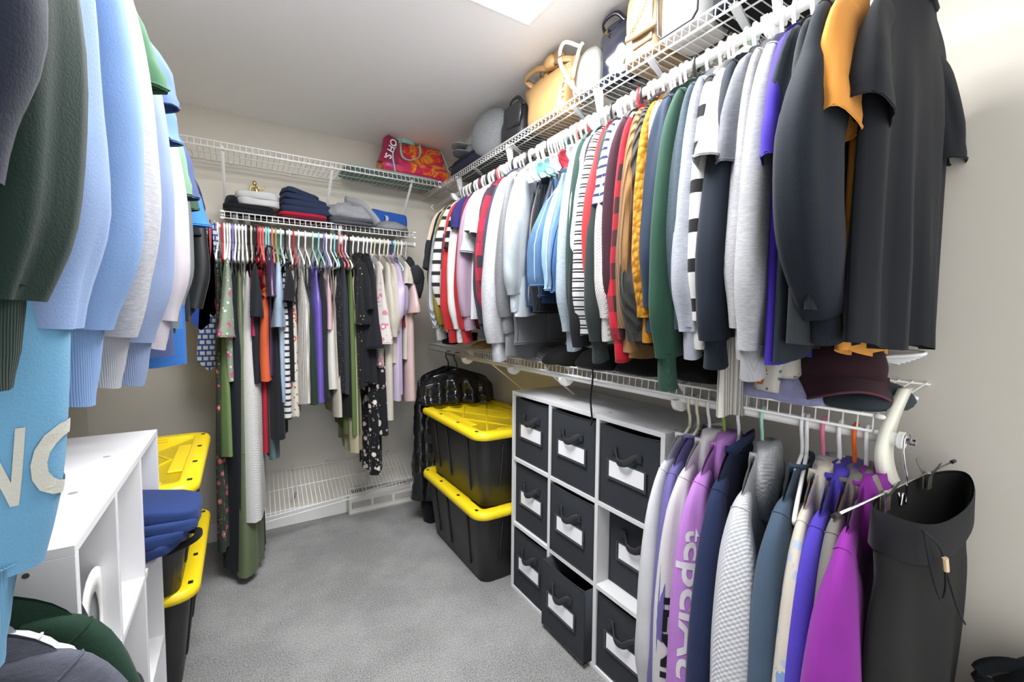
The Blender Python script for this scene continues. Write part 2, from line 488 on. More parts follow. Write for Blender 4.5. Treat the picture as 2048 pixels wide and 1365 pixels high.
# leaning shoe rack at the foot of the back wall
sr = thing('shoe_rack', 'leaning white wire shoe rack at the foot of the back wall', 'shoe rack', (0, 0, 0))
tl, tr = np.array((-.10, YB - .012, .340)), np.array((.875, YB - .012, .341))
bl, br_ = np.array((-.12, 2.585, .157)), np.array((.925, 2.735, .172))
mb = MB(); n = 44
for i in range(n + 1):
    u = i / n; a = tl + (tr - tl) * u; c = bl + (br_ - bl) * u
    mb.tube([a, c, c + np.array((0, .004, -.024))], .0016, 4)
stuff(obj('deck_wires', mb, WHITE_METAL, sr))
for u, dz, r in ((0, 0, .0026), (.46, 0, .0028), (1, 0, .003), (1, -.024, .0028)):
    a = tl + (bl - tl) * u; c = tr + (br_ - tr) * u; a = a + (0, 0, dz); c = c + (0, 0, dz)
    obj('rail', MB().tube([a, c], r, 8), WHITE_METAL, sr, True)
for u in (.17, .36, .55, .78, .93):
    a = tl + (tr - tl) * u
    obj('wall_clip', MB().box(a + np.array((-.009, -.004, -.012)), a + np.array((.009, .011, .014)), .003), GREY_PLASTIC, sr)
for u in (.36, .78):
    a = tl + (tr - tl) * u; c = bl + (br_ - bl) * u; q = a + (c - a) * .46
    obj('support', MB().tube([q + (0, 0, .006), q + (0, .004, -.03), np.array((q[0], YB - .004, q[2] - .10))], [.008, .006, .006], 6), GREY_PLASTIC, sr)

# baseboard heating register
rg = thing('baseboard_register', 'white metal baseboard heating register on the back wall', 'register', (.55, YB, 0))
RM = plain('register_enamel', '#d9d7d0', 0.35); DK = plain('dark_slot', '#3a362f', 0.8)
L_ = .70
q = MB(); pr = [(0, 0), (-.062, 0), (-.068, .012), (-.068, .110), (-.060, .122), (-.022, .158), (0, .160)]
V = []
for xx in (0, L_):
    V += [(xx, yy, zz) for yy, zz in pr]
f = [(i, i + 1, i + 8, i + 7) for i in range(6)] + [tuple(range(7))[::-1], tuple(range(7, 14))]
obj('body', q.add(V, f), RM, rg)
for i in range(5):
    x0 = .015 + i * .135
    pn = obj('slot_panel', MB().box((x0, -.0695, .040), (x0 + .118, -.0675, .080)), DK, rg)
    for j in range(5):
        obj('slat', MB().box((x0 + .001, -.073, .0415 + j * .0082), (x0 + .117, -.0685, .0455 + j * .0082)), RM, pn)
gm = MB(); sm_ = MB()
for i in range(64):
    x0 = .012 + i * .0106
    M = Matrix.Translation((x0, -.041, .1405)) @ Matrix.Rotation(math.radians(43.5), 4, 'X')
    gm.add((np.array([(-.0028, -.013, .0008), (.0028, -.013, .0008), (.0028, .013, .0008), (-.0028, .013, .0008)]) @ np.array(M)[:3, :3].T + np.array(M)[:3, 3]), [(3, 2, 1, 0)])
stuff(obj('top_grille_slots', gm, DK, rg))

# ------------------------------------------------------------------ cube organizers
def organizer(label, x0, x1, y0, y1, z1, th, front, shelf_rows=3):
    root = thing('cube_organizer', label, 'organizer', ((x0 + x1) / 2, (y0 + y1) / 2, 0))
    cx, cy = (x0 + x1) / 2, (y0 + y1) / 2
    bx = lambda nm, lo, hi: obj(nm, MB().box((lo[0] - cx, lo[1] - cy, lo[2]), (hi[0] - cx, hi[1] - cy, hi[2]), .0008), LAMINATE, root)
    bx('top_panel', (x0, y0, z1 - th), (x1, y1, z1)); bx('bottom_panel', (x0, y0 + th, 0.0), (x1, y1 - th, th))
    bx('side_panel', (x0, y0, 0), (x1, y0 + th, z1 - th)); bx('side_panel', (x0, y1 - th, 0), (x1, y1, z1 - th))
    cw = (y1 - y0 - th) / 3; ch = (z1 - th) / 3
    for i in (1, 2):
        bx('divider', (x0 + .0005, y0 + i * cw, th), (x1 - .0005, y0 + i * cw + th, z1 - th))
    for j in (1, 2):
        for i in range(3):
            bx('shelf', (x0 + .0005, y0 + i * cw + th, j * ch), (x1 - .0005, y0 + (i + 1) * cw, j * ch + th))
    xb = (x1 - .004, x1) if front < 0 else (x0, x0 + .004)
    bx('back_panel', (xb[0], y0 + th, th), (xb[1], y1 - th, z1 - th))
    for yy in (y0 + th / 2, y0 + cw + th / 2, y0 + 2 * cw + th / 2):
        for xx in (x0 + .06, x1 - .06):
            obj('cam_cover', MB().tube([(xx - cx, yy - cy, z1 - .0005), (xx - cx, yy - cy, z1 + .0004)], .007, 10), plain('dowel_grey', '#9a9a9a', .4), root)
    for zz in (z1 - .03, .04):
        for xx in (x0 + .05, x1 - .05):
            obj('bolt', MB().tube([(xx - cx, y0 + .001 - cy, zz), (xx - cx, y0 - .0008 - cy, zz)], .004, 8), plain('bolt_grey', '#6f6f6f', .4, .6), root)
    return cw, ch
OX0, OX1, OY0, OY1, OZ = 1.036, 1.335, .815, 1.648, .914
cw, ch = organizer('white three-by-three cube organizer filled with black fabric bins', OX0, OX1, OY0, OY1, OZ, .016, -1)
LX0, LX1, LY0, LY1 = -.505, -.207, .842, 1.578
lcw, lch = organizer('white open cube organizer against the left wall', LX0, LX1, LY0, LY1, .918, .015, 1)

BIN = plain('black_nonwoven_fabric', '#33363b', .85, bump=.25, bscale=700, var=.08, spec=.25)
BIN_EDGE = plain('black_binding_tape', '#26282c', .7)
CARD = plain('white_label_card', '#eeeef2', .6, var=.01)
CLEAR = plain('pocket_vinyl', '#3c4046', .3)
def fabric_bin(label, y, z, push, seed, tilt=0.0):
    """y, z: lower near corner of the cell; push: how far the front stands behind (+) or proud of (-) the shelf front"""
    W, H, Dp = cw - .016 - .010, ch - .016 - .014, .272
    root = thing('fabric_bin', label, 'bin', (OX0 + push, y + .005 + W / 2, z + .0015), tilt, 'black fabric bins in the right organizer')
    rng = np.random.RandomState(seed)
    sag = rng.uniform(.004, .011)
    # body: front face is a soft grid, the rest an open box
    mb = MB(); n = 15
    Y, Zg = np.meshgrid(np.linspace(-W / 2, W / 2, n), np.linspace(0, H, n))
    edge = (1 - (2 * Y / W) ** 2)
    top = (Zg / H) ** 2
    zz = Zg - sag * edge * (Zg / H) ** 3
    xx = -.005 * edge * (1 - (2 * Zg / H - 1) ** 2) + .006 * edge * top * rng.uniform(.3, 1)
    xx += .0012 * nz(np.stack([Y.ravel(), Zg.ravel(), 0 * Y.ravel()], 1), seed, 9).reshape(Y.shape)
    V = np.stack([xx, Y, zz], -1).reshape(-1, 3)
    F = [(i * n + j, i * n + j + 1, (i + 1) * n + j + 1, (i + 1) * n + j) for i in range(n - 1) for j in range(n - 1)]
    F = [q[::-1] for q in F]
    mb.add(V, F)
    for sy in (-1, 1):
        y0, y1 = sorted((sy * W / 2, sy * (W / 2 - .004)))
        mb.box((.001, y0, 0), (Dp, y1, H - .002))
    mb.box((.001, -W / 2, 0), (Dp, W / 2, .004)); mb.box((Dp - .004, -W / 2, 0), (Dp, W / 2, H - .002))
    body = obj('body', mb, BIN, root, True)
    # binding along the edges of the front
    fx = lambda yy, z_: -.005 * (1 - (2 * yy / W) ** 2) * (1 - (2 * z_ / H - 1) ** 2) + .006 * (1 - (2 * yy / W) ** 2) * (z_ / H) ** 2 * .6
    fz = lambda yy, z_: z_ - sag * (1 - (2 * yy / W) ** 2) * (z_ / H) ** 3
    ys = np.linspace(-W / 2, W / 2, 14); zs = np.linspace(0, H, 14)
    for nm, path in (('binding', [(fx(a, H), a, fz(a, H)) for a in ys]), ('binding', [(0, -W / 2, a) for a in zs]), ('binding', [(0, W / 2, a) for a in zs]), ('binding', [(0, a, .003) for a in ys])):
        obj(nm, MB().tube(path, .0026, 5), BIN_EDGE, body, True)
    # handle: strap sewn at both ends, sagging loop
    hw = .046; hz = H * .735; K = [(-.004, hw + .012, hz), (-.006, hw, hz), (-.012, hw * .8, hz - .004), (-.024, hw * .35, hz - .022 - .006 * rng.rand()), (-.024, -hw * .35, hz - .022), (-.012, -hw * .8, hz - .004), (-.006, -hw, hz), (-.004, -hw - .012, hz)]
    K = np.array(K); K[:, 0] -= .004; K[:, 2] += rng.uniform(-.004, .004)
    obj('handle', MB().tube(catmull(K, 28), .0115, 6, flat=(.22, 1.0), up=(0, 0, 1)), BIN_EDGE, root, True)
    for sy in (-1, 1):
        obj('handle_patch', MB().box((-.0105, sy * (hw + .006) - .012, hz - .014), (-.0065, sy * (hw + .006) + .012, hz + .014), .001), BIN_EDGE, root)
    # label pocket with its card
    pz, ph, pw = H * .49, H * .105, W * .31
    pk = MB()
    for lo, hi in (((-pw - .008, pz - ph - .008), (pw + .008, pz - ph)), ((-pw - .008, pz + ph), (pw + .008, pz + ph + .003)), ((-pw - .008, pz - ph), (-pw, pz + ph)), ((pw, pz - ph), (pw + .008, pz + ph))):
        pk.box((-.0108, lo[0], lo[1]), (-.0070, hi[0], hi[1]), .0008)
    obj('label_pocket', pk, CLEAR, root)
    obj('label_card', MB().box((-.0098, -pw + .001, pz - ph + .002), (-.0075, pw - .004, pz + ph - .002)), CARD, root)
    return root
cols = ('near', 'middle', 'far'); rows = ('bottom', 'middle', 'top')
push = {(0, 2): .004, (1, 2): .005, (2, 2): .010, (0, 1): .058, (1, 1): .002, (2, 1): .014, (0, 0): .010, (1, 0): -.034, (2, 0): .006}
desc = {(2, 2): 'top row, beside the stacked totes', (1, 2): 'top row, middle column of the organizer', (0, 2): 'top row, nearest the hanging hoodies',
        (2, 1): 'middle row, beside the stacked totes', (1, 1): 'centre cell of the organizer', (0, 1): 'middle row, pushed back behind the hoodies',
        (2, 0): 'bottom row, beside the stacked totes', (1, 0): 'bottom row, pulled out past its neighbours', (0, 0): 'bottom row, half hidden by the hoodies'}
for i in range(3):
    for j in range(3):
        fabric_bin('black fabric bin with white label card, ' + desc[(i, j)], OY0 + i * cw + .016, j * ch + .016, push[(i, j)], 10 * i + j, tilt=(.02 if (i, j) == (0, 0) else 0))

# ------------------------------------------------------------------ storage totes
TUB = plain('black_tote_plastic', '#232323', .42, bump=.15, bscale=350)
LID = plain('yellow_tote_plastic', '#f0d21c', .38, bump=.06, bscale=300, var=.03)
def rrect(a, b, r, n=6):
    P = []
    for cx, cy, t0 in ((a - r, b - r, 0), (-(a - r), b - r, PI / 2), (-(a - r), -(b - r), PI), (a - r, -(b - r), 1.5 * PI)):
        for k in range(n):
            t = t0 + PI / 2 * k / (n - 1); P.append((cx + r * math.cos(t), cy + r * math.sin(t)))
    return np.array(P)
def tote(label, cx, cy, z, group):
    root = thing('storage_tote', label, 'tote', (cx, cy, z), 0, group)
    a1, b1, H = .218, .338, .345       # half width (x), half length (y) under the lid
    a0, b0 = .182, .300
    rings = []
    for zz, k in ((0, 0), (.004, 0), (.20, .58), (.30, .87), (H - .01, 1)):
        a = a0 + (a1 - a0) * k; bb = b0 + (b1 - b0) * k
        if zz == 0: a -= .008; bb -= .008
        P = rrect(a, bb, .05); rings.append(np.c_[P, np.full(len(P), zz)])
    mb = MB(); mb.grid(np.concatenate(rings), len(rings), len(rings[0]), True, True, False)
    tub = obj('tub', mb, TUB, root, True)
    # vertical ribs pressed into the walls
    for sx in (-1, 1):
        for yy in (-.20, 0.04, .20):
            r = MB()
            for t in (0, 1):
                pass
            lo, hi = .05, .30
            f = lambda zz: a0 + (a1 - a0) * zz / (H - .01)
            r.tube([(sx * f(lo), yy * .93, lo), (sx * (f(lo) + .003), yy * .935, lo + .01), (sx * (f(hi) + .003), yy, hi), (sx * f(hi), yy, hi + .006)], .005, 6)
            obj('rib', r, TUB, tub, True)
    for sy in (-1, 1):
        for xx in (-.10, .10):
            lo, hi = .10, .30; f = lambda zz: b0 + (b1 - b0) * zz / (H - .01)
            obj('rib', MB().tube([(xx, sy * f(lo), lo), (xx, sy * (f(lo) + .003), lo + .01), (xx, sy * (f(hi) + .003), hi), (xx, sy * f(hi), hi + .006)], .005, 6), TUB, tub, True)
    # lid: skirt, raised rim, sunk field with cross ribs
    la, lb = .244, .362
    prof = [(-.006, .330), (0, .333), (0, .352), (-.006, .362), (-.012, .365), (-.050, .365), (-.055, .362), (-.057, .352), (-.24, .352)]
    R = []
    for dd, zz in prof[:-1]:
        P = rrect(la + dd, lb + dd, max(.07 + dd, .02)); R.append(np.c_[P, np.full(len(P), zz)])
    mb = MB(); mb.grid(np.concatenate(R), len(R), len(R[0]), True, False, True)
    lid = obj('lid', mb, LID, root, True)
    for sx in (-1, 1):
        obj('lid_step', MB().box((sx * .168 - .022, -.17, .352), (sx * .168 + .022, .17, .3605), .003), LID, lid)
    for sy in (-1, 1):
        obj('lid_step', MB().box((-.10, sy * .300 - .022, .352), (.10, sy * .300 + .022, .3605), .003), LID, lid)
    rr = [((-.14, -.26), (.14, .26)), ((.14, -.26), (-.14, .26)), ((-.14, 0), (0, .26)), ((.14, 0), (0, .26)), ((-.14, 0), (0, -.26)), ((.14, 0), (0, -.26))]
    for p0, p1 in rr:
        obj('lid_rib', MB().tube([(p0[0], p0[1], .352), (p1[0], p1[1], .352)], .005, 6, flat=(1, .7), up=(0, 0, 1)), LID, lid)
    for sx, sy in ((-1, -.86), (-1, -.3), (-1, .3), (-1, .86), (1, -.86), (1, -.3), (1, .3), (1, .86)):
        xx, yy = sx * (la - .026), sy * (lb - .01)
        hl = .010
        obj('lid_hole', MB().box((xx - .007, yy - hl, .3645), (xx + .007, yy + hl, .3658), .002), BLACK_PLASTIC, lid)
    return root
GT = 'black storage totes with yellow lids'
tote('black storage tote with yellow lid, lower of the pair beside the bins', 1.112, 2.022, 0, GT)
tote('black storage tote with yellow lid, upper of the pair beside the bins', 1.106, 2.013, .3665, GT)
tote('black storage tote with yellow lid, lower of the left pair', -.375, 2.035, 0, GT)
tote('black storage tote with yellow lid, upper of the left pair', -.362, 1.965, .3665, GT)
# ------------------------------------------------------------------ hangers
HCOL = {'white': '#f0f0f0', 'black': '#1b1c1f', 'teal': '#8ed8d8', 'mint': '#a9d9c4', 'red': '#c02a3a', 'coral': '#e8706a', 'pink': '#e07a9a', 'purple': '#8a7cc4',
        'green': '#8fae4a', 'blue': '#4d8fd8', 'cream': '#d9d3b8', 'orange': '#e2661c', 'maroon': '#7a2f52', 'navy': '#2f4a78', 'grey': '#b9bbbe', 'aqua': '#bfe6e4'}
_H = {}
def hanger_mesh(color, kind='tube'):
    key = (color, kind)
    if key in _H: return _H[key]
    mb = MB()
    a = np.radians(np.linspace(-35, 180, 16)); r = .0185
    hook = [(-r * math.cos(t), 0, r * math.sin(t)) for t in a]          # shank on the aisle (+x) side
    hook += [(.0175, 0, -.012), (.013, 0, -.025), (.004, 0, -.040), (0, 0, -.055), (0, 0, -.075)]
    rr = .0042 if kind != 'wire' else .002
    mb.tube(hook, rr, 7)
    w_ = .168 if kind != 'wide' else .19
    K = [(0, 0, -.074), (.04, 0, -.092), (.10, 0, -.122), (w_ - .014, 0, -.150), (w_, 0, -.163), (w_ - .014, 0, -.174), (.09, 0, -.175), (0, 0, -.175)]
    right = catmull(K, 26)
    left = right[::-1].copy(); left[:, 0] *= -1
    mb.tube(np.vstack([right, left[1:-1]]), rr, 7, closed=True)
    if kind == 'wide':      # broad flat shoulder ends
        for s in (-1, 1):
            P = np.array([(.12, -.128), (.15, -.135), (.18, -.146), (.193, -.163), (.185, -.188), (.165, -.202), (.14, -.192), (.125, -.165)])
            V = [(s * x, -.003, z) for x, z in P] + [(s * x, .003, z) for x, z in P]; n = len(P)
            F = [tuple(range(n)), tuple(range(n, 2 * n))[::-1]] + [(i, (i + 1) % n, n + (i + 1) % n, n + i) for i in range(n)]
            mb.add(V, F)
    if kind == 'notch':
        for s in (-1, 1):
            mb.tube(catmull([(s * .105, 0, -.122), (s * .108, 0, -.134), (s * .117, 0, -.136), (s * .120, 0, -.130)], 7), .0025, 5)
    mat = CHROME if kind == 'wire' else plain('hanger_' + color, HCOL[color], .35, var=.02)
    me = mesh('hanger', mb, True); me.materials.append(mat)
    _H[key] = me
    return me

# ------------------------------------------------------------------ garments
def body_fn(w, neck, ndf, ndb, slope, L, wa, wh, t, fold, nf, z0, rng, strap=0.0, flare_pow=1.0):
    """surface of the trunk: s in [-1,1] across, side -1 front / +1 back, v 0 top .. 1 hem"""
    ph = rng.uniform(0, 6.28, 4); kk = nf * rng.uniform(.8, 1.2)
    hemz = rng.uniform(-.012, .012); lean = rng.uniform(-.006, .006)
    def fn(s, side, v):
        s = np.asarray(s, float); side = np.asarray(side, float); v = np.asarray(v, float)
        vv = np.clip(v / .28, 0, 1)
        W = w + (wa - w) * (vv * vv * (3 - 2 * vv)) + (wh - wa) * np.clip((v - .28) / .72, 0, 1) ** flare_pow
        x = s * W
        ax = np.abs(s) * w
        if strap:
            top = z0 - strap + .035 * np.cos(s * PI * 1.5) * (side < 0) - .03 * (side > 0)
        else:
            sh = z0 - slope * np.clip(ax - neck, 0, None) - .022 * np.abs(s) ** 9
            nd = np.where(side < 0, ndf, ndb)
            top = np.where(ax < neck, z0 - nd * (1 - (ax / neck) ** 2), sh)
        bot = z0 - L + hemz * s + .006 * np.sin(s * 5 + ph[0])
        z = top + (bot - top) * v
        T = t * (.30 + .70 * np.clip(v / .25, 0, 1)) * (1 + .35 * v)
        neckopen = .016 * np.clip(1 - ax / (neck + .02), 0, 1) * np.clip(1 - v * 5, 0, 1)
        prof = np.sqrt(np.clip(1 - np.abs(s) ** 3.2, 0, 1))
        y = side * (T * prof + neckopen)
        A = fold * np.clip((v - .08) / .6, 0, 1.1)
        y = y + A * (np.sin(kk * s * PI + ph[1] + 1.2 * v) * .7 + np.sin(2.3 * kk * s + ph[2] - 1.5 * v) * .45) * (1 - .35 * np.abs(s) ** 4)
        y = y + side * .35 * A * np.sin(3.1 * kk * s + ph[3]) * prof
        y = y + lean * v
        return np.stack([x, y, z], -1)
    return fn

def body_mesh(fn, v0=0.0, v1=1.0, M=20, N=22):
    s = np.linspace(-1, 1, N); s = np.sign(s) * (1 - (1 - np.abs(s)) ** 1.25)
    S = np.concatenate([s, s[::-1][1:-1]]); side = np.concatenate([-np.ones(N), np.ones(N - 2)])
    V = [fn(S, side, np.full(len(S), v)) for v in np.linspace(v0, v1, M)]
    return MB().grid(np.concatenate(V), M, len(S), True)

def sleeve_fn(K, a, b, rng, wr=.10, sgn=1, drift=0.0):
    """tube along K (x,z) with half widths a (in the hanger plane) and b (across)"""
    K = np.asarray(K, float); n = len(K)
    ph = rng.uniform(0, 6.28, 5)
    dense = catmull(np.c_[K, a, b], 60); u = np.linspace(0, 1, 60)
    tang = np.gradient(dense[:, :2], axis=0); tang /= np.linalg.norm(tang, axis=1)[:, None]
    def fn(phi, t):
        phi = np.asarray(phi, float); t = np.asarray(t, float)
        ip = lambda arr: np.interp(t, u, arr)
        cx, cz, A, B = (ip(dense[:, i]) for i in range(4))
        tx, tz = ip(tang[:, 0]), ip(tang[:, 1])
        nx, nzv = -tz, tx                                  # in-plane normal (points outward for a falling sleeve)
        m = 1 + wr * np.sin(2 * phi + ph[0] + 2.2 * t) * np.clip(t * 3, 0, 1) + wr * .6 * np.sin(3 * phi + ph[1] - 4 * t) * np.clip(t * 3, 0, 1)
        m = m + wr * .35 * np.sin(26 * t + 2 * np.cos(phi) + ph[2]) * np.clip((t - .55) * 2.4, 0, 1) + wr * .3 * np.sin(15 * t + ph[3] + 1.5 * np.sin(phi)) * np.clip(1 - t * 3, 0, 1)
        m = m + wr * .3 * np.sin(5 * phi + 3 * t + ph[4]) * np.clip(t * 4, 0, 1)
        c, s_ = np.cos(phi), np.sin(phi)
        c2 = np.sign(c) * np.abs(c) ** .85; s2 = np.sign(s_) * np.abs(s_) ** .85
        return np.stack([sgn * (cx + m * A * c2 * nx), m * B * s2 + drift * t * t, cz + m * A * c2 * nzv], -1)
    return fn

def sleeve_mesh(fn, t0=0., t1=1., M=20, N=22):
    ph = np.linspace(0, 2 * PI, N, endpoint=False)
    V = [fn(ph, np.full(N, t)) for t in np.linspace(t0, t1, M)]
    return MB().grid(np.concatenate(V), M, N, True)

RODS = {   # rod -> (function of the coordinate along the rod), turn of the hanger so that local +x looks into the aisle, sign of lean
    'RU': lambda q: ((ROD_X, q, ROD_Z), PI),
    'LR': lambda q: ((ROD_X, q, 1.017), PI),
    'LU': lambda q: ((XL + .288, q, ROD_Z), 0.0),
    'LL': lambda q: ((XL + .288, q, 1.02), 0.0),
    'B': lambda q: ((q, BROD_Y, BROD_Z), -PI / 2),
}
WHERE = {'RU': 'on the upper right rod', 'LR': 'on the lower right rod', 'LU': 'on the left rod', 'LL': 'on the low left rod', 'B': 'on the back rod'}
GRP = {'RU': 'clothes on the upper right rod', 'LR': 'clothes on the lower right rod', 'LU': 'clothes on the left rod', 'LL': 'clothes on the low left rod', 'B': 'clothes on the back rod'}
REST = .0162        # hanger hook rests on top of the rod
_seed = [100]
REG = {}

def garment(rod, q, core, kind, col, pat='plain', col2=None, col3=None, p=.03, cat=None, name=None, yaw=None, hang='white', hk='tube', where=True, hanger=True, drop=0.0, mat=None, **k):
    _seed[0] += 1
    rng = np.random.RandomState(_seed[0])
    if yaw is None: yaw = {'RU': .26, 'LR': .30, 'LU': -.06, 'LL': 0.0, 'B': 0.0}[rod] + rng.uniform(-.04, .04)
    r_out = .25
    loc, base = RODS[rod](q + (r_out * math.sin(yaw) if rod in ('RU', 'LR') else 0))
    rz = base + yaw
    loc = (loc[0], loc[1], loc[2] + REST - .0185 + .0)
    nm = name or {'long': 'sweatshirt', 'tee': 't_shirt', 'blouse': 'blouse', 'tank': 'tank_top', 'dress': 'dress', 'pants': 'jeans'}[kind]
    ct = cat or {'long': 'sweatshirt', 'tee': 'shirt', 'blouse': 'blouse', 'tank': 'top', 'dress': 'dress', 'pants': 'jeans'}[kind]
    label = core + ((' ' + WHERE[rod]) if where else '')
    sh_ = k.get('shift', 0.0)
    root = thing(nm, label, ct, (loc[0] + sh_ * math.cos(rz), loc[1] + sh_ * math.sin(rz), loc[2]), rz, GRP[rod])
    m = mat or fabric(col, pat, col2, col3, p, nm)
    rib = k.get('rib') or fabric(k.get('ribcol', col), 'cuff', None, None, .0030)
    trim = k.get('trim'); trimm = fabric(trim) if trim else None
    z0 = -.082 - drop
    w_ = k.get('w', .19); L = k.get('L', .66); t = k.get('t', .013) * (1.35 if rod == 'B' else 1); fold = k.get('fold', .006); nf = k.get('nf', 3)
    if kind in ('long', 'tee', 'blouse'):
        neck = k.get('neck', .075)
        fn = body_fn(w_ - .022, neck, k.get('ndf', .055), k.get('ndb', .012), k.get('slope', .44), L, k.get('wa', w_ + .015), k.get('wh', w_ + .02), t, fold, nf, z0, rng)
        band = kind == 'long' and k.get('band', True)
        obj('body', body_mesh(fn, 0, .915 if band else 1.0, 18 if band else 20), m, root, True)
        if band: obj('hem_band', body_mesh(fn, .915, 1.0, 4), rib, root, True)
        # neckband follows the neck opening
        s = np.linspace(-neck / (w_ - .022), neck / (w_ - .022), 12)
        ring = np.concatenate([fn(s, -np.ones(12), np.zeros(12)), fn(s[::-1][1:-1], np.ones(10), np.zeros(10))])
        obj('neckband', MB().tube(ring, k.get('nb', .0065), 6, closed=True), trimm or rib, root, True)
        zs = z0 - k.get('slope', .44) * (w_ - neck) - .022
        dr = rng.uniform(-.012, .012) + k.get('drift', 0)
        for sg in (1, -1):
            ex = 1.0 if sg > 0 else .55            # the wall side is squeezed
            bx_ = k.get('sb', 1.0) * (1 if sg > 0 else .8)
            if kind == 'long':
                ze = -k.get('sl', .76) + rng.uniform(-.012, .012) - drop
                H = zs - ze
                sw = k.get('sw', 1.0)
                if sg < 0: ze += .05
                pf = k.get('puff', 0)
                tk = k.get('tuck', 0)
                K = [(w_ - .078, zs + .004), (w_ - .032, zs - .030), (w_ - .012, zs - .12), (w_ + (.010 + pf) * ex, zs - H * .48), (w_ + (.018 + pf * .7) * ex - tk * .45, zs - H * .78), (w_ + .006 * ex - tk, ze)]
                A = np.array([.022, .042, .056, .055, .051, .038]) * sw; Bq = np.array([.008, .013, .023, .030, .030, .022]) * bx_
                if sg < 0: A = A * .75
                sf = sleeve_fn(K, A, Bq, rng, k.get('wr', .15), sg, dr)
                slv = obj('sleeve', sleeve_mesh(sf, 0, 1, 28), m, root, True)
                ph = np.linspace(0, 2 * PI, 18, endpoint=False)
                if sg > 0: obj('seam', MB().tube(sf(ph, np.full(18, .17)), .0016, 5, closed=True), m, slv, True)
                if k.get('cuff', True):
                    c0 = K[-1]; cl_ = k.get('cl', .062)
                    Kc = [(c0[0] + .0, c0[1] + .004), (c0[0] + .001, c0[1] - .006), (c0[0] - .004, c0[1] - cl_ * .6), (c0[0] - .010, c0[1] - cl_)]
                    cf = sleeve_fn(Kc, np.array([.036, .028, .029, .031]) * (.95 if sg > 0 else .75) * k.get('cw', 1), np.array([.020, .017, .018, .019]) * bx_, rng, .06, sg, 0)
                    co = obj('cuff', sleeve_mesh(cf, 0, 1, 7, 16), rib, slv, True); co.location = (0, dr, 0)
                if k.get('text') and sg > 0: sleeve_text(sf, k['text'], slv)
            else:
                sl = k.get('ssl', .20); fl = k.get('flare', 1.0)
                K = [(w_ - .078, zs + .004), (w_ - .030, zs - .028), (w_ - .004 * ex, zs - sl * .55), (w_ + .008 * ex, zs - sl)]
                A = np.array([.022, .042, .060, .066 * fl]); Bq = np.array([.008, .012, .024, .030 * fl]) * bx_
                if sg < 0: A = A * .8
                sf = sleeve_fn(K, A, Bq, rng, k.get('wr', .16), sg, dr)
                slv = obj('sleeve', sleeve_mesh(sf, 0, 1, 14), k.get('sleeve_mat') or m, root, True)
                ph = np.linspace(0, 2 * PI, 18, endpoint=False)
                obj('sleeve_hem', MB().tube(sf(ph, np.full(18, .985)), .0022, 5, closed=True), trimm or m, slv, True)
        if k.get('hood'):
            # hood falling in folds behind the neck
            V = []; mm, nn = 12, 16
            for i in range(mm):
                u = i / (mm - 1); zz = z0 + .03 - .20 * u; hw = (.075 + .03 * math.sin(PI * u)) * (1 - .35 * u ** 3); ty = .016 + .018 * math.sin(PI * min(1, u * 1.1 + .05))
                for j in range(nn):
                    a = 2 * PI * j / nn
                    V.append((hw * math.cos(a), .014 * k['hood'] + ty * math.sin(a) + .004 * math.sin(7 * a + 9 * u), zz + .01 * math.cos(2 * a) - .03 * (1 - u) * (math.cos(a) ** 2)))
            obj('hood', MB().grid(V, mm, nn, True, True, True), m, root, True)
        if k.get('collar'):
            c = fabric(k['collar']) if isinstance(k['collar'], str) else m
            P = catmull([(-.085, .0, z0 - .01), (-.06, .022, z0 + .012), (0, .030, z0 + .016), (.06, .022, z0 + .012), (.085, .0, z0 - .012)], 20)
            obj('collar', MB().tube(P, .014, 6, flat=(.18, 1), up=(0, 0, 1)), c, root, True)
        if k.get('buttons'):
            v = np.linspace(.08, .9, 7); P = fn(np.zeros(7) + .05, -np.ones(7), v)
            for q_ in P: obj('button', MB().tube([q_ + (0, -.001, 0), q_ + (0, -.004, 0)], .006, 8), plain('button', '#2a2725', .4), root)
    elif kind in ('tank', 'dress'):
        strap = k.get('strap', .13)
        fn = body_fn(k.get('w', .13), .05, .05, .02, .3, L, k.get('wa', .16), k.get('wh', .19), t, fold, nf, z0, rng, strap=strap, flare_pow=k.get('fp', 1.0))
        M_ = 22 if L < .9 else 34
        tiers = k.get('tiers', [])
        cuts = [0] + tiers + [1]
        for i in range(len(cuts) - 1):
            nm_ = 'body' if i == 0 else 'skirt_tier'
            obj(nm_, body_mesh(fn, cuts[i], cuts[i + 1], max(5, int(M_ * (cuts[i + 1] - cuts[i])))), m, root, True)
            if i: 
                S = np.concatenate([np.linspace(-1, 1, 20), np.linspace(1, -1, 20)[1:-1]]); sd = np.concatenate([-np.ones(20), np.ones(18)])
                obj('seam', MB().tube(fn(S, sd, np.full(38, cuts[i])), .003, 5, closed=True), m, root, True)
        sm = fabric(k['strapcol']) if k.get('strapcol') else m
        for sg in (-1, 1):
            for side in (-1, 1):
                e = fn(np.array([sg * .72]), np.array([side]), np.array([0.02]))[0]
                hx = min(abs(e[0]) + .0, .12) * sg
                top = np.array((hx, 0.0, z0 - .012 - .22 * abs(hx)))
                obj('strap', MB().tube(catmull([top, (top + e) / 2 + (0, side * .006, 0), e], 8), k.get('sr', .0045), 5, flat=(1.6, .5)), sm, root, True)
        if k.get('ruffle'):
            rm = fabric(k['ruffle'], 'satin')
            V = []; mm = 22
            for i in range(mm):
                u = i / (mm - 1); zz = z0 - .05 - u * .30
                for j in range(7):
                    a = j / 6
                    V.append((.13 + .03 * math.sin(u * 3) + .028 * math.sin(u * 38 + 2.5 * a) * (0.3 + a) + .04 * a, .02 * math.cos(u * 33 + 2 * a) + .02 * (a - .5), zz))
            obj('ruffle', MB().grid(V, mm, 7, False), rm, root, True)
    elif kind == 'pants':
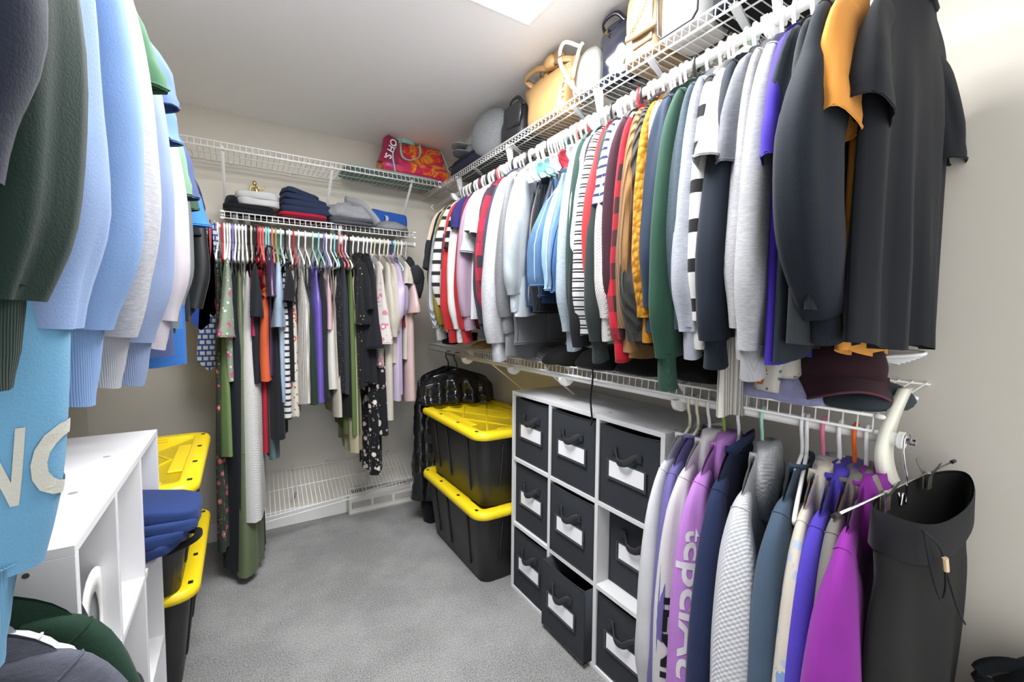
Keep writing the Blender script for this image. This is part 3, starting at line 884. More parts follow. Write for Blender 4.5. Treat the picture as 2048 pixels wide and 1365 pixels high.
        # two flattened legs and a waistband, clipped or folded over the hanger
        up = k.get('waist_down', False)
        zt, zb = z0 - .07, z0 - .07 - L
        lw = k.get('lw', .085)
        parts = []
        for sg in (1, -1):
            K = [(sg * .0 + .045, zt), (.07, zt - L * .3), (.085 + k.get('spread', 0), zt - L * .65), (.08 + k.get('spread', 0), zb)]
            A = np.array([.06, lw, lw * .95, lw * .9]); Bq = np.array([.014, .022, .024, .022])
            sf = sleeve_fn(K, A, Bq, rng, .12, sg, rng.uniform(-.01, .01))
            leg = obj('leg', sleeve_mesh(sf, 0, 1, 16), m, root, True)
            ph = np.linspace(0, 2 * PI, 18, endpoint=False)
            obj('hem', MB().tube(sf(ph, np.full(18, .985)), .003, 5, closed=True), m, leg, True)
            obj('side_seam', MB().tube(sf(np.full(14, .15), np.linspace(.03, .98, 14)) , .002, 5), fabric(k.get('seam', '#8fa3c0')), leg, True)
        wz = zb - .002 if up else zt
        V = []
        for i, zz in enumerate((wz + .022, wz + .020, wz - .020, wz - .022)):
            for j in range(24):
                a = 2 * PI * j / 24; q_ = 1.0 if i in (1, 2) else .93
                V.append(((.125 if not up else .15) * q_ * math.cos(a), .020 * q_ * math.sin(a), zz))
        obj('waistband', MB().grid(V, 4, 24, True), m, root, True)
        if not up:
            for sx in (-.07, .07):
                obj('belt_loop', MB().box((sx - .006, -.024, wz - .024), (sx + .006, -.018, wz + .024), .001), m, root)
    if hanger:
        h = obj('hanger', hanger_mesh(hang, hk), None, None, loc=loc, rot=(0, 0, rz))
        hn = {'tube': 'plastic hanger', 'notch': 'notched plastic hanger', 'wide': 'broad-shouldered plastic hanger', 'wire': 'thin metal hanger'}[hk]
        cn = ('' if hk == 'wire' else hang + ' ') + hn
        tag(h, cn + ' under the ' + core, 'hanger', 'hangers ' + WHERE[rod])
    REG[core] = root
    return root

def text_mesh(s, size=1.0):
    cu = bpy.data.curves.new('lettering', 'FONT'); cu.body = s; cu.size = size; cu.resolution_u = 4; cu.offset = size * .022
    o = bpy.data.objects.new('lettering', cu); COL.objects.link(o)
    bpy.context.view_layer.update()
    me = bpy.data.meshes.new_from_object(o.evaluated_get(bpy.context.evaluated_depsgraph_get()))
    bpy.data.objects.remove(o)
    bm = bmesh.new(); bm.from_mesh(me)
    bmesh.ops.triangulate(bm, faces=bm.faces)
    for _ in range(3):
        long_ = [e for e in bm.edges if e.calc_length() > size * .14]
        if not long_: break
        bmesh.ops.subdivide_edges(bm, edges=long_, cuts=1); bmesh.ops.triangulate(bm, faces=bm.faces)
    V = np.array([v.co[:] for v in bm.verts]); F = [tuple(v.index for v in f.verts) for f in bm.faces]
    bm.free(); bpy.data.meshes.remove(me)
    return V, F

def sleeve_text(sf, spec, parent):
    s, col, size, t0, phi0, ang, rad, hl = spec      # string, colour, height in m, start along the sleeve, centre angle, turn, sleeve radius, sleeve length
    V, F = text_mesh(s, size)
    c = (V.min(0) + V.max(0)) / 2
    u, v = V[:, 0] - c[0], V[:, 1] - c[1]
    ca, sa = math.cos(ang), math.sin(ang)
    u, v = u * ca - v * sa, u * sa + v * ca
    phi = phi0 + u / rad; t = t0 - v / hl
    P = sf(phi, np.clip(t, 0, 1)); P2 = sf(phi + .02, np.clip(t, 0, 1)); P3 = sf(phi, np.clip(t + .01, 0, 1))
    N = np.cross(P2 - P, P3 - P); N /= np.linalg.norm(N, axis=1)[:, None] + 1e-9
    cen = sf(phi + PI, np.clip(t, 0, 1)); sg = np.sign(((P - cen) * N).sum(1))[:, None]
    obj('lettering', MB().add(P + N * sg * .0012, F), fabric(col), parent, True)
# ------------------------------------------------------------------ upper right rod, from the viewer to the back wall
R = lambda *a, **k: garment('RU', *a, **k)
R(.325, 'nearest black t-shirt', 'tee', '#1d222b', w=.205, L=.665, fold=.016, nf=4, ssl=.19, yaw=.0, t=.014, hang='white', wa=.215, wh=.22, shift=-.03)
R(.348, 'bright orange t-shirt', 'tee', '#f7a94c', w=.225, L=.68, ssl=.20, yaw=.08, hang='white', drop=.0, flare=1.1, wa=.14, wh=.15)
R(.372, 'dark navy textured pullover with ballooning sleeves', 'long', '#232c38', 'heather', w=.225, L=.60, sl=.665, sw=1.32, puff=.035, tuck=.07, yaw=.10, hang='aqua', cl=.065, sb=1.25, cw=1.2, name='pullover', cat='pullover')
R(.398, 'charcoal t-shirt beside the orange one', 'tee', '#3a4045', 'heather', w=.215, L=.66, ssl=.21, yaw=.16, hang='maroon')
R(.418, 'dark slate t-shirt beside the purple one', 'tee', '#26323d', w=.215, L=.68, ssl=.235, yaw=.18, hang='white', trim='#2c3945')
R(.442, 'vivid purple t-shirt', 'tee', '#3b27a0', w=.215, L=.70, ssl=.25, yaw=.2, hang='white')
R(.472, 'pale heather grey sweatshirt nearest the viewer', 'long', '#b6b7ba', 'heather', L=.66, sl=.755, sb=1.15, sw=1.08)
R(.496, 'light grey crew-neck sweatshirt behind the heather one', 'long', '#bdbdc0', 'heather', L=.64, sl=.70)
R(.516, 'mid grey heather t-shirt', 'tee', '#77797f', 'heather', w=.20, L=.62, ssl=.23, hang='white')
R(.562, 'long cream ribbed tunic hanging below the shelf edge', 'tank', '#dfdad0', 'rib', p=.014, w=.15, wa=.16, wh=.17, L=.85, name='tunic', cat='tunic', hang='teal')
R(.552, 'dark navy sweatshirt beside the cream tunic', 'long', '#1f2b3b', L=.64, sl=.735, sb=1.2, sw=1.1, hang='white')
R(.578, 'white blouse with wide short sleeves', 'blouse', '#eeece8', w=.20, L=.62, ssl=.22, flare=1.25, hang='cream', collar=True)
R(.600, 'white cardigan with black square print', 'long', '#e9e8e6', 'stripe', '#1c1c1e', p=.085, L=.63, sl=.70, hang='white', band=False, name='cardigan', cat='cardigan')
R(.625, 'silver grey sweatshirt beside the slate one', 'long', '#b4b8c2', 'heather', L=.62, sl=.715, hang='white')
R(.648, 'slate blue sweatshirt', 'long', '#45545f', 'heather', L=.60, sl=.66, hang='white')
R(.682, 'forest green hoodie', 'long', '#2f5645', L=.68, sl=.80, hood=1, hang='white', cl=.08, name='hoodie', cat='hoodie', sb=1.05)
R(.718, 'deep blue sweatshirt beside the green hoodie', 'long', '#2a3b52', L=.58, sl=.655, sb=1.2, sw=1.1, hang='black')
R(.737, 'cream and black flecked knit sweater', 'long', '#cfcac2', 'dots', '#26262a', p=.008, L=.62, sl=.66, name='sweater', cat='sweater')
R(.755, 'mustard yellow cable-knit sweater', 'long', '#c98a1e', 'cable', L=.60, sl=.68, name='sweater', cat='sweater', hang='white')
R(.778, 'charcoal ribbed long cardigan', 'long', '#4a4947', 'rib', p=.008, L=.70, sl=.745, cuff=False, band=False, name='cardigan', cat='cardigan')
R(.800, 'brown corduroy-ribbed sweater', 'long', '#9a7449', 'rib', p=.014, L=.72, sl=.73, name='sweater', cat='sweater')
R(.826, 'bright red buffalo-check flannel shirt', 'long', '#c0152d', 'plaid', '#17181a', p=.085, L=.70, sl=.755, rib=fabric('#c0152d', 'plaid', '#17181a', None, .085), band=False, collar=True, name='flannel_shirt', cat='shirt', hang='white', hk='wide')
R(.852, 'dark maroon sweatshirt', 'long', '#4a2334', L=.62, sl=.68)
R(.880, 'white waffle-knit long-sleeved top', 'long', '#e6e3df', 'waffle', p=.008, L=.63, sl=.70, name='long_sleeved_shirt', cat='top', hang='white')
R(.902, 'navy and white striped long-sleeved top', 'tee', '#e9e9e9', 'stripe', '#1d2c55', p=.026, L=.62, ssl=.24, name='striped_shirt', cat='top', hang='black')
R(.922, 'dark grey-green long-sleeved top', 'long', '#37413f', L=.64, sl=.76, name='long_sleeved_shirt', cat='top', hang='red')
R(.940, 'slim red long-sleeved top', 'long', '#c2282c', L=.58, sl=.60, name='long_sleeved_shirt', cat='top')
R(.962, 'black and white striped long-sleeved shirt', 'long', '#ececec', 'pinstripe', '#1a1a1d', p=.027, L=.64, sl=.735, cuff=False, band=False, name='striped_shirt', cat='shirt', hang='white')
R(.986, 'black long-sleeved shirt beside the striped one', 'long', '#22252a', L=.66, sl=.77, cuff=False, band=False, name='long_sleeved_shirt', cat='top', hang='white')
R(1.006, 'white shirt with purple edge', 'long', '#e4e2e6', L=.60, sl=.60, trim='#8a3fc0', name='long_sleeved_shirt', cat='top')
R(1.026, 'bottle green sweatshirt', 'long', '#23453c', L=.62, sl=.70, hang='black')
R(1.052, 'washed pale blue long-sleeved top', 'long', '#a9b6bf', 'heather', L=.62, sl=.745, name='long_sleeved_shirt', cat='top', hang='white')
# jeans on broad-shouldered hangers
P_ = lambda *a, **k: R(*a, **k)
R(1.090, 'light-wash denim jeans with dark side seam', 'pants', '#a9bccd', 'denim', L=.44, hang='white', hk='wide', seam='#3f5877', drop=.03, spread=.03)
R(1.135, 'mid-blue jeans on a red hanger', 'pants', '#3f6698', 'denim', L=.40, hang='red', hk='wide', seam='#1e3558', drop=.06, spread=.05, lw=.095)
R(1.180, 'frayed light-blue denim shorts', 'pants', '#8fb0cc', 'denim', L=.43, hang='white', hk='wide', seam='#dfe8ee', drop=.02, name='denim_shorts', cat='shorts', spread=.04)
R(1.222, 'medium-blue jeans turned out at the hem', 'pants', '#4f7196', 'denim', L=.36, hang='teal', hk='wide', seam='#b9cadb', drop=.075, spread=.06, lw=.10)
R(1.262, 'dark indigo jeans', 'pants', '#2c4468', 'denim', L=.42, hang='teal', hk='wide', seam='#8a7a55', drop=.05, waist_down=True)
R(1.300, 'black trousers between the jeans', 'pants', '#1f2126', 'plain', L=.50, hang='white', hk='wide', seam='#1f2126', name='trousers', cat='trousers', drop=.03)
R(1.338, 'deep-blue jeans with brown patch', 'pants', '#243c62', 'denim', L=.46, hang='white', hk='wide', seam='#a08a5a', drop=.045, waist_down=True)
R(1.372, 'very pale denim shirt', 'long', '#c3ccd2', 'denim', L=.60, sl=.62, band=False, name='denim_shirt', cat='shirt', hang='white')
R(1.405, 'slate grey joggers hanging low', 'pants', '#6d6f72', 'heather', L=.60, hang='cream', hk='wide', seam='#6d6f72', name='joggers', cat='trousers', drop=.05, lw=.10)
R(1.440, 'grey hooded sweatshirt hem behind the denim', 'long', '#7c7d80', 'heather', L=.78, sl=.70, name='hoodie', cat='hoodie')
R(1.500, 'light grey sweatshirt in front of the jeans', 'long', '#c3c4c9', 'heather', L=.66, sl=.79, sb=1.5, sw=1.15, cl=.075, hang='white', hk='notch')
R(1.535, 'navy hooded sweatshirt behind the light grey one', 'long', '#3b4560', L=.64, sl=.62, hood=1, name='hoodie', cat='hoodie', hang='black')
R(1.590, 'red and black check flannel shirt farther back', 'long', '#b3203a', 'plaid', '#20232c', p=.10, L=.66, sl=.665, ribcol='#2c3140', band=False, collar='#3b4560', name='flannel_shirt', cat='shirt', hang='white', sb=1.2)
R(1.630, 'dark slate long-sleeved top below the check flannel', 'long', '#3a4150', L=.62, sl=.73, name='long_sleeved_shirt', cat='top')
R(1.665, 'plain white t-shirt with rolled sleeve', 'tee', '#e9e9ea', L=.60, ssl=.20, hang='white', hk='notch')
R(1.700, 'pale grey striped t-shirt', 'tee', '#cfd3d8', 'pinstripe', '#b3bac4', p=.02, L=.60, ssl=.19, hang='white')
R(1.730, 'white ringer t-shirt beside the mauve top', 'tee', '#e6e7ea', L=.62, ssl=.27, trim='#5a6270')
R(1.760, 'mauve long-sleeved top', 'long', '#ab93a6', L=.62, sl=.70, name='long_sleeved_shirt', cat='top', hang='white')
R(1.790, 'plum t-shirt with black sleeve lining', 'tee', '#6a2440', L=.60, ssl=.24, hang='maroon')
R(1.815, 'scarlet long-sleeved top', 'long', '#b8262e', L=.66, sl=.745, name='long_sleeved_shirt', cat='top')
R(1.840, 'indigo t-shirt', 'tee', '#2d2a6a', L=.66, ssl=.15, hang='grey')
R(1.868, 'off-white sweatshirt beside the scarlet top', 'long', '#e4e1de', L=.66, sl=.755, sb=1.2)
R(1.905, 'black and white rugby-striped t-shirt', 'tee', '#22242a', 'stripe', '#e9e9e9', p=.05, L=.62, ssl=.23, hang='grey')
R(1.940, 'bright red sweatshirt far along the rod', 'long', '#c42f33', L=.66, sl=.755, sb=1.35, hang='white')
R(1.985, 'grey, navy and beige colour-block sweatshirt', 'long', '#c7c8cc', 'blocks', '#3d434e', '#ccbfb0', L=.66, sl=.70, sb=1.2)
R(2.030, 'white shirt with black dashes', 'long', '#e6e6e4', 'stripe', '#26262a', p=.055, L=.66, sl=.64, cuff=False, band=False, name='long_sleeved_shirt', cat='top', hang='white', hk='notch')
R(2.070, 'olive green long-sleeved top', 'long', '#867b2e', L=.68, sl=.745, name='long_sleeved_shirt', cat='top', cuff=False)
R(2.105, 'light grey rib-knit top', 'long', '#c0c2c6', 'rib', p=.012, L=.68, sl=.76, name='long_sleeved_shirt', cat='top')
R(2.145, 'black knit cardigan in the corner', 'long', '#20232b', L=.68, sl=.62, cuff=False, band=False, name='cardigan', cat='cardigan', hang='white')
R(2.190, 'beige and black batwing top in the corner', 'blouse', '#cbb9a5', 'blocks', '#23252b', '#cbb9a5', L=.60, ssl=.30, hang='grey', hk='notch')
# thin tops of which little more than the shoulders and hangers show
thin = [(1.112, 'teal sleeveless top squeezed among the jeans', '#6fa6a8', 'teal'), (1.158, 'white sleeveless top squeezed among the jeans', '#e6e6e6', 'white'), (1.200, 'coral sleeveless top squeezed among the jeans', '#d8756c', 'coral'),
        (1.242, 'grey sleeveless top squeezed among the jeans', '#8a8c92', 'white'), (1.282, 'black sleeveless top squeezed among the jeans', '#1f2024', 'white'), (1.320, 'striped sleeveless top squeezed among the jeans', '#cfd2d6', 'grey'),
        (1.355, 'navy sleeveless top squeezed behind the jeans', '#2a3350', 'white'), (1.390, 'white camisole squeezed behind the jeans', '#ebebea', 'black'), (1.422, 'lilac camisole squeezed behind the jeans', '#b9aecb', 'white'),
        (1.462, 'black camisole by the light grey sweatshirt', '#202126', 'white'), (1.518, 'white camisole by the navy hood', '#e5e5e5', 'white'), (1.562, 'grey camisole by the check flannel', '#8b8d90', 'grey'),
        (1.610, 'burgundy camisole by the check flannel', '#6a2338', 'white'), (1.648, 'black camisole by the white t-shirt', '#1e1f24', 'black'), (1.683, 'pale blue camisole by the striped t-shirt', '#b8c6d6', 'white'),
        (1.745, 'grey tank top by the mauve top', '#8f9196', 'white'), (1.775, 'white tank top by the plum t-shirt', '#e4e4e4', 'coral'), (1.855, 'black tank top by the indigo t-shirt', '#1f2024', 'white'),
        (1.888, 'grey tank top by the off-white sweatshirt', '#9a9ca2', 'black'), (1.922, 'navy tank top by the bright red sweatshirt', '#2a3048', 'white'), (1.962, 'maroon tank top by the colour-block sweatshirt', '#5c2230', 'maroon'),
        (2.008, 'cream tank top by the dashed shirt', '#d9d2c4', 'white'), (2.050, 'black tank top by the olive top', '#1d1e22', 'black'), (2.125, 'grey tank top in the corner', '#8c8e93', 'grey')]
for q_, c_, co_, h_ in thin:
    R(q_, c_, 'tank', co_, L=.50, w=.12, wa=.14, wh=.16, t=.006, fold=.003, hang=h_, name='tank_top')

# ------------------------------------------------------------------ left rod, from the viewer to the back wall
Lf = lambda *a, **k: garment('LU', *a, **{'w': .172, **k})
Lf(0.550, 'sky-blue sweatshirt with cream letters down its sleeve', 'long', '#6fa8cc', L=.70, sl=.92, sb=1.4, text=('NO', '#d9d8cc', .078, .885, -.25, 0.0, .055, .74), cl=.075, cw=1.1, w=.135)
Lf(0.410, 'dark navy sweatshirt', 'long', '#2c3346', 'heather', L=.66, sl=.62, sb=1.3, cl=.07)
Lf(0.480, 'dark green sweatshirt', 'long', '#1f3a30', L=.68, sl=.69, sb=1.4, sw=1.1)
Lf(0.565, 'light blue sweatshirt with slumped shoulder', 'long', '#8ea9d4', L=.64, sl=.715, sb=1.4, sw=1.1, cl=.085)
Lf(0.680, 'light blue sweatshirt behind the slumped one', 'long', '#8db0e2', L=.64, sl=.70, sb=1.3, sw=1.05, cl=.085)
Lf(0.830, 'heather white sweatshirt', 'long', '#bcbec4', 'heather', L=.64, sl=.715, sb=1.3, cl=.07)
Lf(0.775, 'white t-shirt with cuffed sleeve', 'tee', '#e9ecef', L=.60, ssl=.13)
Lf(0.870, 'green t-shirt with rolled sleeve', 'tee', '#3c6a4a', L=.60, ssl=.21, hang='white')
Lf(1.030, 'dusty blue sweatshirt', 'long', '#8b9cc0', L=.66, sl=.735, sb=1.3, cl=.075)
Lf(1.120, 'faded navy t-shirt under the pink hanger', 'tee', '#4f6694', L=.60, ssl=.15, hang='white')
Lf(1.200, 'denim blue t-shirt with double hem', 'tee', '#5a78a8', L=.62, ssl=.19, hang='pink')
Lf(1.300, 'pale pink grey sweatshirt', 'long', '#bfb9c0', L=.64, sl=.71, sb=1.2, cl=.065)
Lf(1.380, 'sage green t-shirt', 'tee', '#6f8f78', L=.62, ssl=.26)
Lf(1.460, 'dusk navy t-shirt with lettered sleeve', 'tee', '#434f78', L=.72, ssl=.25)
Lf(1.540, 'grey satin shirt', 'long', '#6f7878', 'satin', L=.66, sl=.66, band=False, name='shirt', cat='shirt')
Lf(1.620, 'forest green polo shirt', 'tee', '#3c5a44', L=.64, ssl=.25, collar=True, name='polo_shirt')
Lf(1.700, 'royal blue t-shirt', 'tee', '#3d7ac8', L=.66, ssl=.28, flare=1.15)
Lf(1.790, 'royal blue mesh jersey', 'tee', '#3a76c4', 'waffle', p=.006, L=.78, ssl=.22, name='jersey', cat='jersey')
Lf(1.890, 'black t-shirt with white print', 'tee', '#262930', L=.64, ssl=.28)
Lf(1.970, 'dark navy polo with maroon collar', 'tee', '#2b3150', L=.62, ssl=.22, collar='#6a2c4c', name='polo_shirt')
Lf(2.050, 'black leather-look jacket', 'long', '#24282c', 'satin', L=.62, sl=.66, band=False, cuff=False, name='jacket', cat='jacket')
Lf(2.130, 'black long-sleeved top by the ties', 'long', '#1e2126', L=.60, sl=.62, name='long_sleeved_shirt', cat='top')

# ------------------------------------------------------------------ low left rod
Ll = lambda *a, **k: garment('LL', *a, **k)
Ll(.715, 'dark green hoodie', 'long', '#1f4230', L=.66, sl=.72, w=.185, sb=1.3, hood=-1, name='hoodie', cat='hoodie', hanger=True)
Ll(.685, 'white hooded top', 'long', '#e3e4e8', L=.62, sl=.70, w=.15, name='hoodie', cat='top')
Ll(.648, 'charcoal heather sweatshirt', 'long', '#5a5c68', 'heather', L=.66, sl=.74, w=.19, sb=1.3)
Ll(.580, 'white sweatshirt', 'long', '#dfe1e4', L=.66, sl=.74, w=.165, sb=1.3)
Ll(.530, 'royal blue sweatshirt', 'long', '#2f57b0', L=.66, sl=.74, w=.165, sb=1.3)

# ------------------------------------------------------------------ lower right rod, from the cube organizer to the viewer
Lr = lambda *a, **k: garment('LR', *a, **k)
Lr(.700, 'white sweatshirt touching the organizer', 'long', '#dcdce0', L=.64, sl=.74, sb=1.1, hang='cream', ribcol='#dcdce0')
Lr(.672, 'dusty violet sweatshirt', 'long', '#6c64a0', L=.64, sl=.74, sb=1.2, hang='cream')
Lr(.640, 'soft white hoodie with black sleeve lettering', 'long', '#e0dcde', L=.64, sl=.76, sb=1.2, hood=1, hang='white', name='hoodie', cat='hoodie', text=('ILMN', '#1c1a22', .075, .72, .45, -PI / 2, .05, .60))
Lr(.596, 'orchid pink hoodie with white sleeve lettering', 'long', '#c083d4', L=.64, sl=.78, sb=1.4, sw=1.05, hang='green', hood=1, name='hoodie', cat='hoodie', text=('tcpciAc', '#f2ecf6', .075, .55, .22, -PI / 2, .055, .62))
Lr(.552, 'navy quarter-zip sweatshirt', 'long', '#27345c', L=.64, sl=.76, sb=1.3, collar=True, hang='white')
Lr(.490, 'white waffle-knit hoodie with bare hanger in front', 'long', '#d6d8dc', 'waffle', p=.011, L=.66, sl=.78, sb=1.5, sw=1.15, w=.215, hood=1, hang='mint', name='hoodie', cat='hoodie', yaw=.30)
Lr(.415, 'slate blue pullover', 'long', '#46586c', L=.66, sl=.78, sb=1.35, sw=1.1, hang='white', yaw=.24, name='pullover', cat='pullover')
Lr(.378, 'cream hoodie with blue botanical print', 'long', '#ded5c6', 'floral', '#7d97c4', '#a9b8cf', p=.075, L=.66, sl=.78, sb=1.2, hood=1, hang='pink', name='hoodie', cat='hoodie', yaw=.22)
Lr(.352, 'bright indigo hoodie', 'long', '#4f3fb4', L=.64, sl=.76, sb=1.2, hood=1, hang='white', name='hoodie', cat='hoodie', yaw=.2)
Lr(.330, 'warm grey hoodie', 'long', '#77746f', L=.64, sl=.76, sb=1.25, hood=1, hang='orange', name='hoodie', cat='hoodie', yaw=.18)
Lr(.305, 'magenta fleece hoodie', 'long', '#8f2d9c', L=.66, sl=.80, sb=1.35, sw=1.1, w=.215, hood=1, hang='white', name='hoodie', cat='hoodie', yaw=.20)
tag(obj('hanger', hanger_mesh('white', 'notch'), None, loc=(ROD_X, .465, 1.017 + REST - .0185), rot=(0, 0, PI + .32)), 'bare white notched hanger in front of the waffle-knit hoodie', 'hanger')

# ------------------------------------------------------------------ back rod, left to right
Bk = lambda *a, **k: garment('B', *a, **k)
Bk(-.040, 'sage floral blouse with ruffled sleeve', 'blouse', '#8fa08a', 'floral', '#c25a8c', '#e3e0d6', p=.045, L=.62, ssl=.34, flare=1.3, w=.19, hang='white', drop=.03)
Bk(-.062, 'moss green dress', 'dress', '#6f8a58', L=.98, wa=.16, wh=.25, fold=.012, nf=4, hang='red')
Bk(-.078, 'dark floral maxi dress behind the green one', 'dress', '#3a4638', 'floral', '#b8586a', '#5f7a55', p=.04, L=1.42, wa=.15, wh=.24, fold=.012, nf=4, hang='white')
Bk(-.018, 'navy full-length dress', 'dress', '#232a35', L=1.53, wa=.17, wh=.25, t=.030, fold=.012, nf=3, hang='purple')
Bk(.008, 'olive satin tiered maxi dress', 'dress', '#5f6b4c', 'satin', L=1.54, wa=.16, wh=.27, t=.032, fold=.014, nf=6, tiers=[.36, .60], hang='white')
Bk(.036, 'white textured long dress', 'dress', '#e6e6e4', 'waffle', p=.010, L=1.28, wa=.16, wh=.26, t=.034, fold=.012, nf=3, hang='white')
Bk(.052, 'black trousers hanging behind the white dress', 'dress', '#15171c', L=1.50, wa=.13, wh=.14, t=.014, name='trousers', cat='trousers', hang='black')
Bk(.058, 'magenta camisole', 'tank', '#a8285c', L=.45, hang='cream')
Bk(.070, 'dark navy short-sleeved top', 'tee', '#2a2f3a', L=.60, ssl=.24, w=.17, hang='black', drop=.05, name='short_sleeved_shirt', cat='top')
Bk(.088, 'black lace top with red ruffle', 'tank', '#1e2026', 'dots', '#3a3c42', p=.012, L=.66, ruffle='#c01e32', hang='red', t=.016)
Bk(.098, 'narrow crimson tunic', 'dress', '#b02038', L=1.02, wa=.12, wh=.17, t=.012, hang='coral', name='tunic', cat='tunic')
Bk(.110, 'burnt orange blouse with gathered hem', 'tank', '#d8623a', L=.66, wa=.19, wh=.21, t=.022, fold=.010, hang='coral', name='blouse', cat='blouse')
Bk(.122, 'teal grey tunic', 'dress', '#5d7478', L=1.04, wa=.14, wh=.19, hang='teal', name='tunic', cat='tunic')
Bk(.134, 'aubergine satin blouse', 'blouse', '#4a2c54', L=.62, ssl=.20, w=.17, hang='teal', pat='satin')
Bk(.150, 'black dotted dress', 'dress', '#272b33', 'dots', '#14161a', p=.02, L=.93, wa=.17, wh=.24, t=.020, fold=.010, nf=4, hang='coral')
Bk(.166, 'pale blue chambray shirt', 'tee', '#a9bdd6', 'denim', L=.74, ssl=.30, w=.185, flare=1.2, hang='green', drop=.03, name='chambray_shirt', cat='shirt')
Bk(.188, 'black and white striped top', 'tank', '#ececec', 'stripe', '#25272c', p=.030, L=.84, wa=.18, wh=.20, t=.018, hang='aqua')
Bk(.208, 'black wrap top', 'tee', '#23262c', L=.60, ssl=.16, w=.17, hang='black', drop=.06, name='wrap_blouse', cat='top')
Bk(.228, 'white blouse with red flowers', 'tank', '#e6dfd4', 'floral', '#c0503c', '#6f8048', p=.045, L=.84, wa=.17, wh=.20, t=.018, hang='white', name='blouse', cat='blouse')
Bk(.246, 'black strappy camisole on a red hanger', 'tank', '#22252b', L=.72, wa=.15, wh=.17, hang='red', strap=.20)
Bk(.270, 'cream ribbed tank top', 'tank', '#e6e2da', 'rib', p=.012, L=.78, w=.10, wa=.19, wh=.22, t=.024, fold=.010, hang='white', strap=.10, sr=.010)
Bk(.302, 'dark green patterned tank top', 'tank', '#2f4038', 'dots', '#24332c', p=.012, L=.78, w=.09, wa=.17, wh=.22, t=.018, hang='white', strap=.17)
Bk(.338, 'violet sleeveless top', 'tank', '#6552b0', 'satin', L=.78, w=.12, wa=.18, wh=.20, t=.020, fold=.010, hang='mint', strap=.09)
Bk(.366, 'black sleeveless top with knotted hem', 'tank', '#2c2f36', L=.76, w=.12, wa=.17, wh=.19, t=.018, fold=.012, hang='teal', strap=.09)
Bk(.392, 'pink camisole on a purple hanger', 'tank', '#d8b4bc', L=.40, hang='purple')
Bk(.405, 'white satin camisole on long thin straps', 'tank', '#e6e3da', 'satin', L=.72, w=.12, wa=.17, wh=.19, t=.020, fold=.012, hang='white', strap=.26, sr=.002)
Bk(.428, 'pale skirt peeping below the camisoles', 'dress', '#c9c3b4', L=.86, wa=.15, wh=.20, hang='white', name='skirt', cat='skirt')
Bk(.446, 'black sequined sleeveless top', 'tank', '#25272d', 'dots', '#7a7c84', p=.010, L=.74, w=.14, wa=.17, wh=.19, t=.020, hang='teal', strap=.07, sr=.008)
Bk(.470, 'charcoal knit dress', 'dress', '#3a3d46', L=.74, w=.15, wa=.17, wh=.19, t=.018, hang='coral', strap=.04, sr=.012)
Bk(.486, 'black pleated skirt', 'dress', '#17181c', L=.88, wa=.15, wh=.20, t=.02, fold=.012, nf=6, hang='pink', name='skirt', cat='skirt')
Bk(.503, 'leaf green sleeveless dress', 'dress', '#5c7040', L=.96, w=.14, wa=.16, wh=.22, t=.018, fold=.012, nf=5, hang='white', strap=.05, sr=.012)
Bk(.520, 'beige pleated skirt', 'dress', '#b3aa8c', L=1.06, wa=.15, wh=.22, t=.018, fold=.013, nf=6, hang='black', name='skirt', cat='skirt')
Bk(.542, 'black blouse with gold studs', 'tee', '#26292f', 'dots', '#b8a25a', p=.022, L=.72, ssl=.32, w=.18, hang='white', name='studded_blouse', cat='blouse')
Bk(.570, 'black short-sleeved dress', 'tee', '#24272e', L=.70, ssl=.24, w=.19, t=.018, hang='white', name='short_sleeved_dress', cat='dress')
Bk(.598, 'black bell-sleeved blouse with lace trim', 'blouse', '#282b33', L=.70, ssl=.44, flare=1.35, w=.19, t=.018, trim='#14151a', hang='white')
Bk(.618, 'black and white floral long dress', 'dress', '#1e2025', 'floral', '#e3d6cf', '#8c8a86', p=.042, L=1.20, wa=.16, wh=.20, t=.020, fold=.012, nf=4, hang='white')
Bk(.640, 'pink rose print blouse with wide sleeves', 'blouse', '#ded6d2', 'floral', '#c27a92', '#a9b08a', p=.055, L=.62, ssl=.42, flare=1.3, w=.185, t=.016, hang='white')
Bk(.660, 'black floral long dress with pale blossoms', 'dress', '#22242a', 'floral', '#e6d9cf', '#b7a3a8', p=.065, L=.98, wa=.17, wh=.21, t=.022, fold=.012, nf=3, hang='cream')
Bk(.688, 'cream linen cardigan', 'long', '#d6cfc2', L=.92, sl=.52, w=.185, cuff=False, band=False, sw=1.25, t=.020, hang='white', name='cardigan', cat='cardigan')
Bk(.714, 'beige knit top', 'long', '#cfc6b8', L=.60, sl=.50, w=.18, cuff=False, band=False, hang='cream', name='knit_blouse', cat='top')
Bk(.736, 'lilac satin shirt', 'long', '#c6b6d2', 'satin', L=.80, sl=.46, w=.185, cuff=False, band=False, sw=1.15, collar=True, t=.020, hang='white', name='satin_shirt', cat='shirt')
Bk(.758, 'lavender satin robe behind the lilac shirt', 'long', '#b3a6c8', 'satin', L=.78, sl=.42, w=.18, cuff=False, band=False, hang='navy', name='robe', cat='robe')
Bk(.776, 'burgundy camisole near the corner', 'tank', '#8a2038', L=.40, hang='aqua')
Bk(.794, 'cream lace top', 'blouse', '#d2cabf', 'dots', '#b5aca0', p=.010, L=.58, ssl=.12, w=.17, hang='cream', drop=-.01)
Bk(.815, 'blush pink satin blouse', 'tee', '#dcbfbd', 'satin', L=.78, ssl=.22, w=.18, t=.022, flare=1.1, hang='white', drop=.04, name='satin_blouse', cat='blouse')
Bk(.842, 'dark grey jacket at the end', 'long', '#33363c', L=.30, sl=.22, w=.18, cuff=False, band=False, hang='grey', name='jacket', cat='jacket')
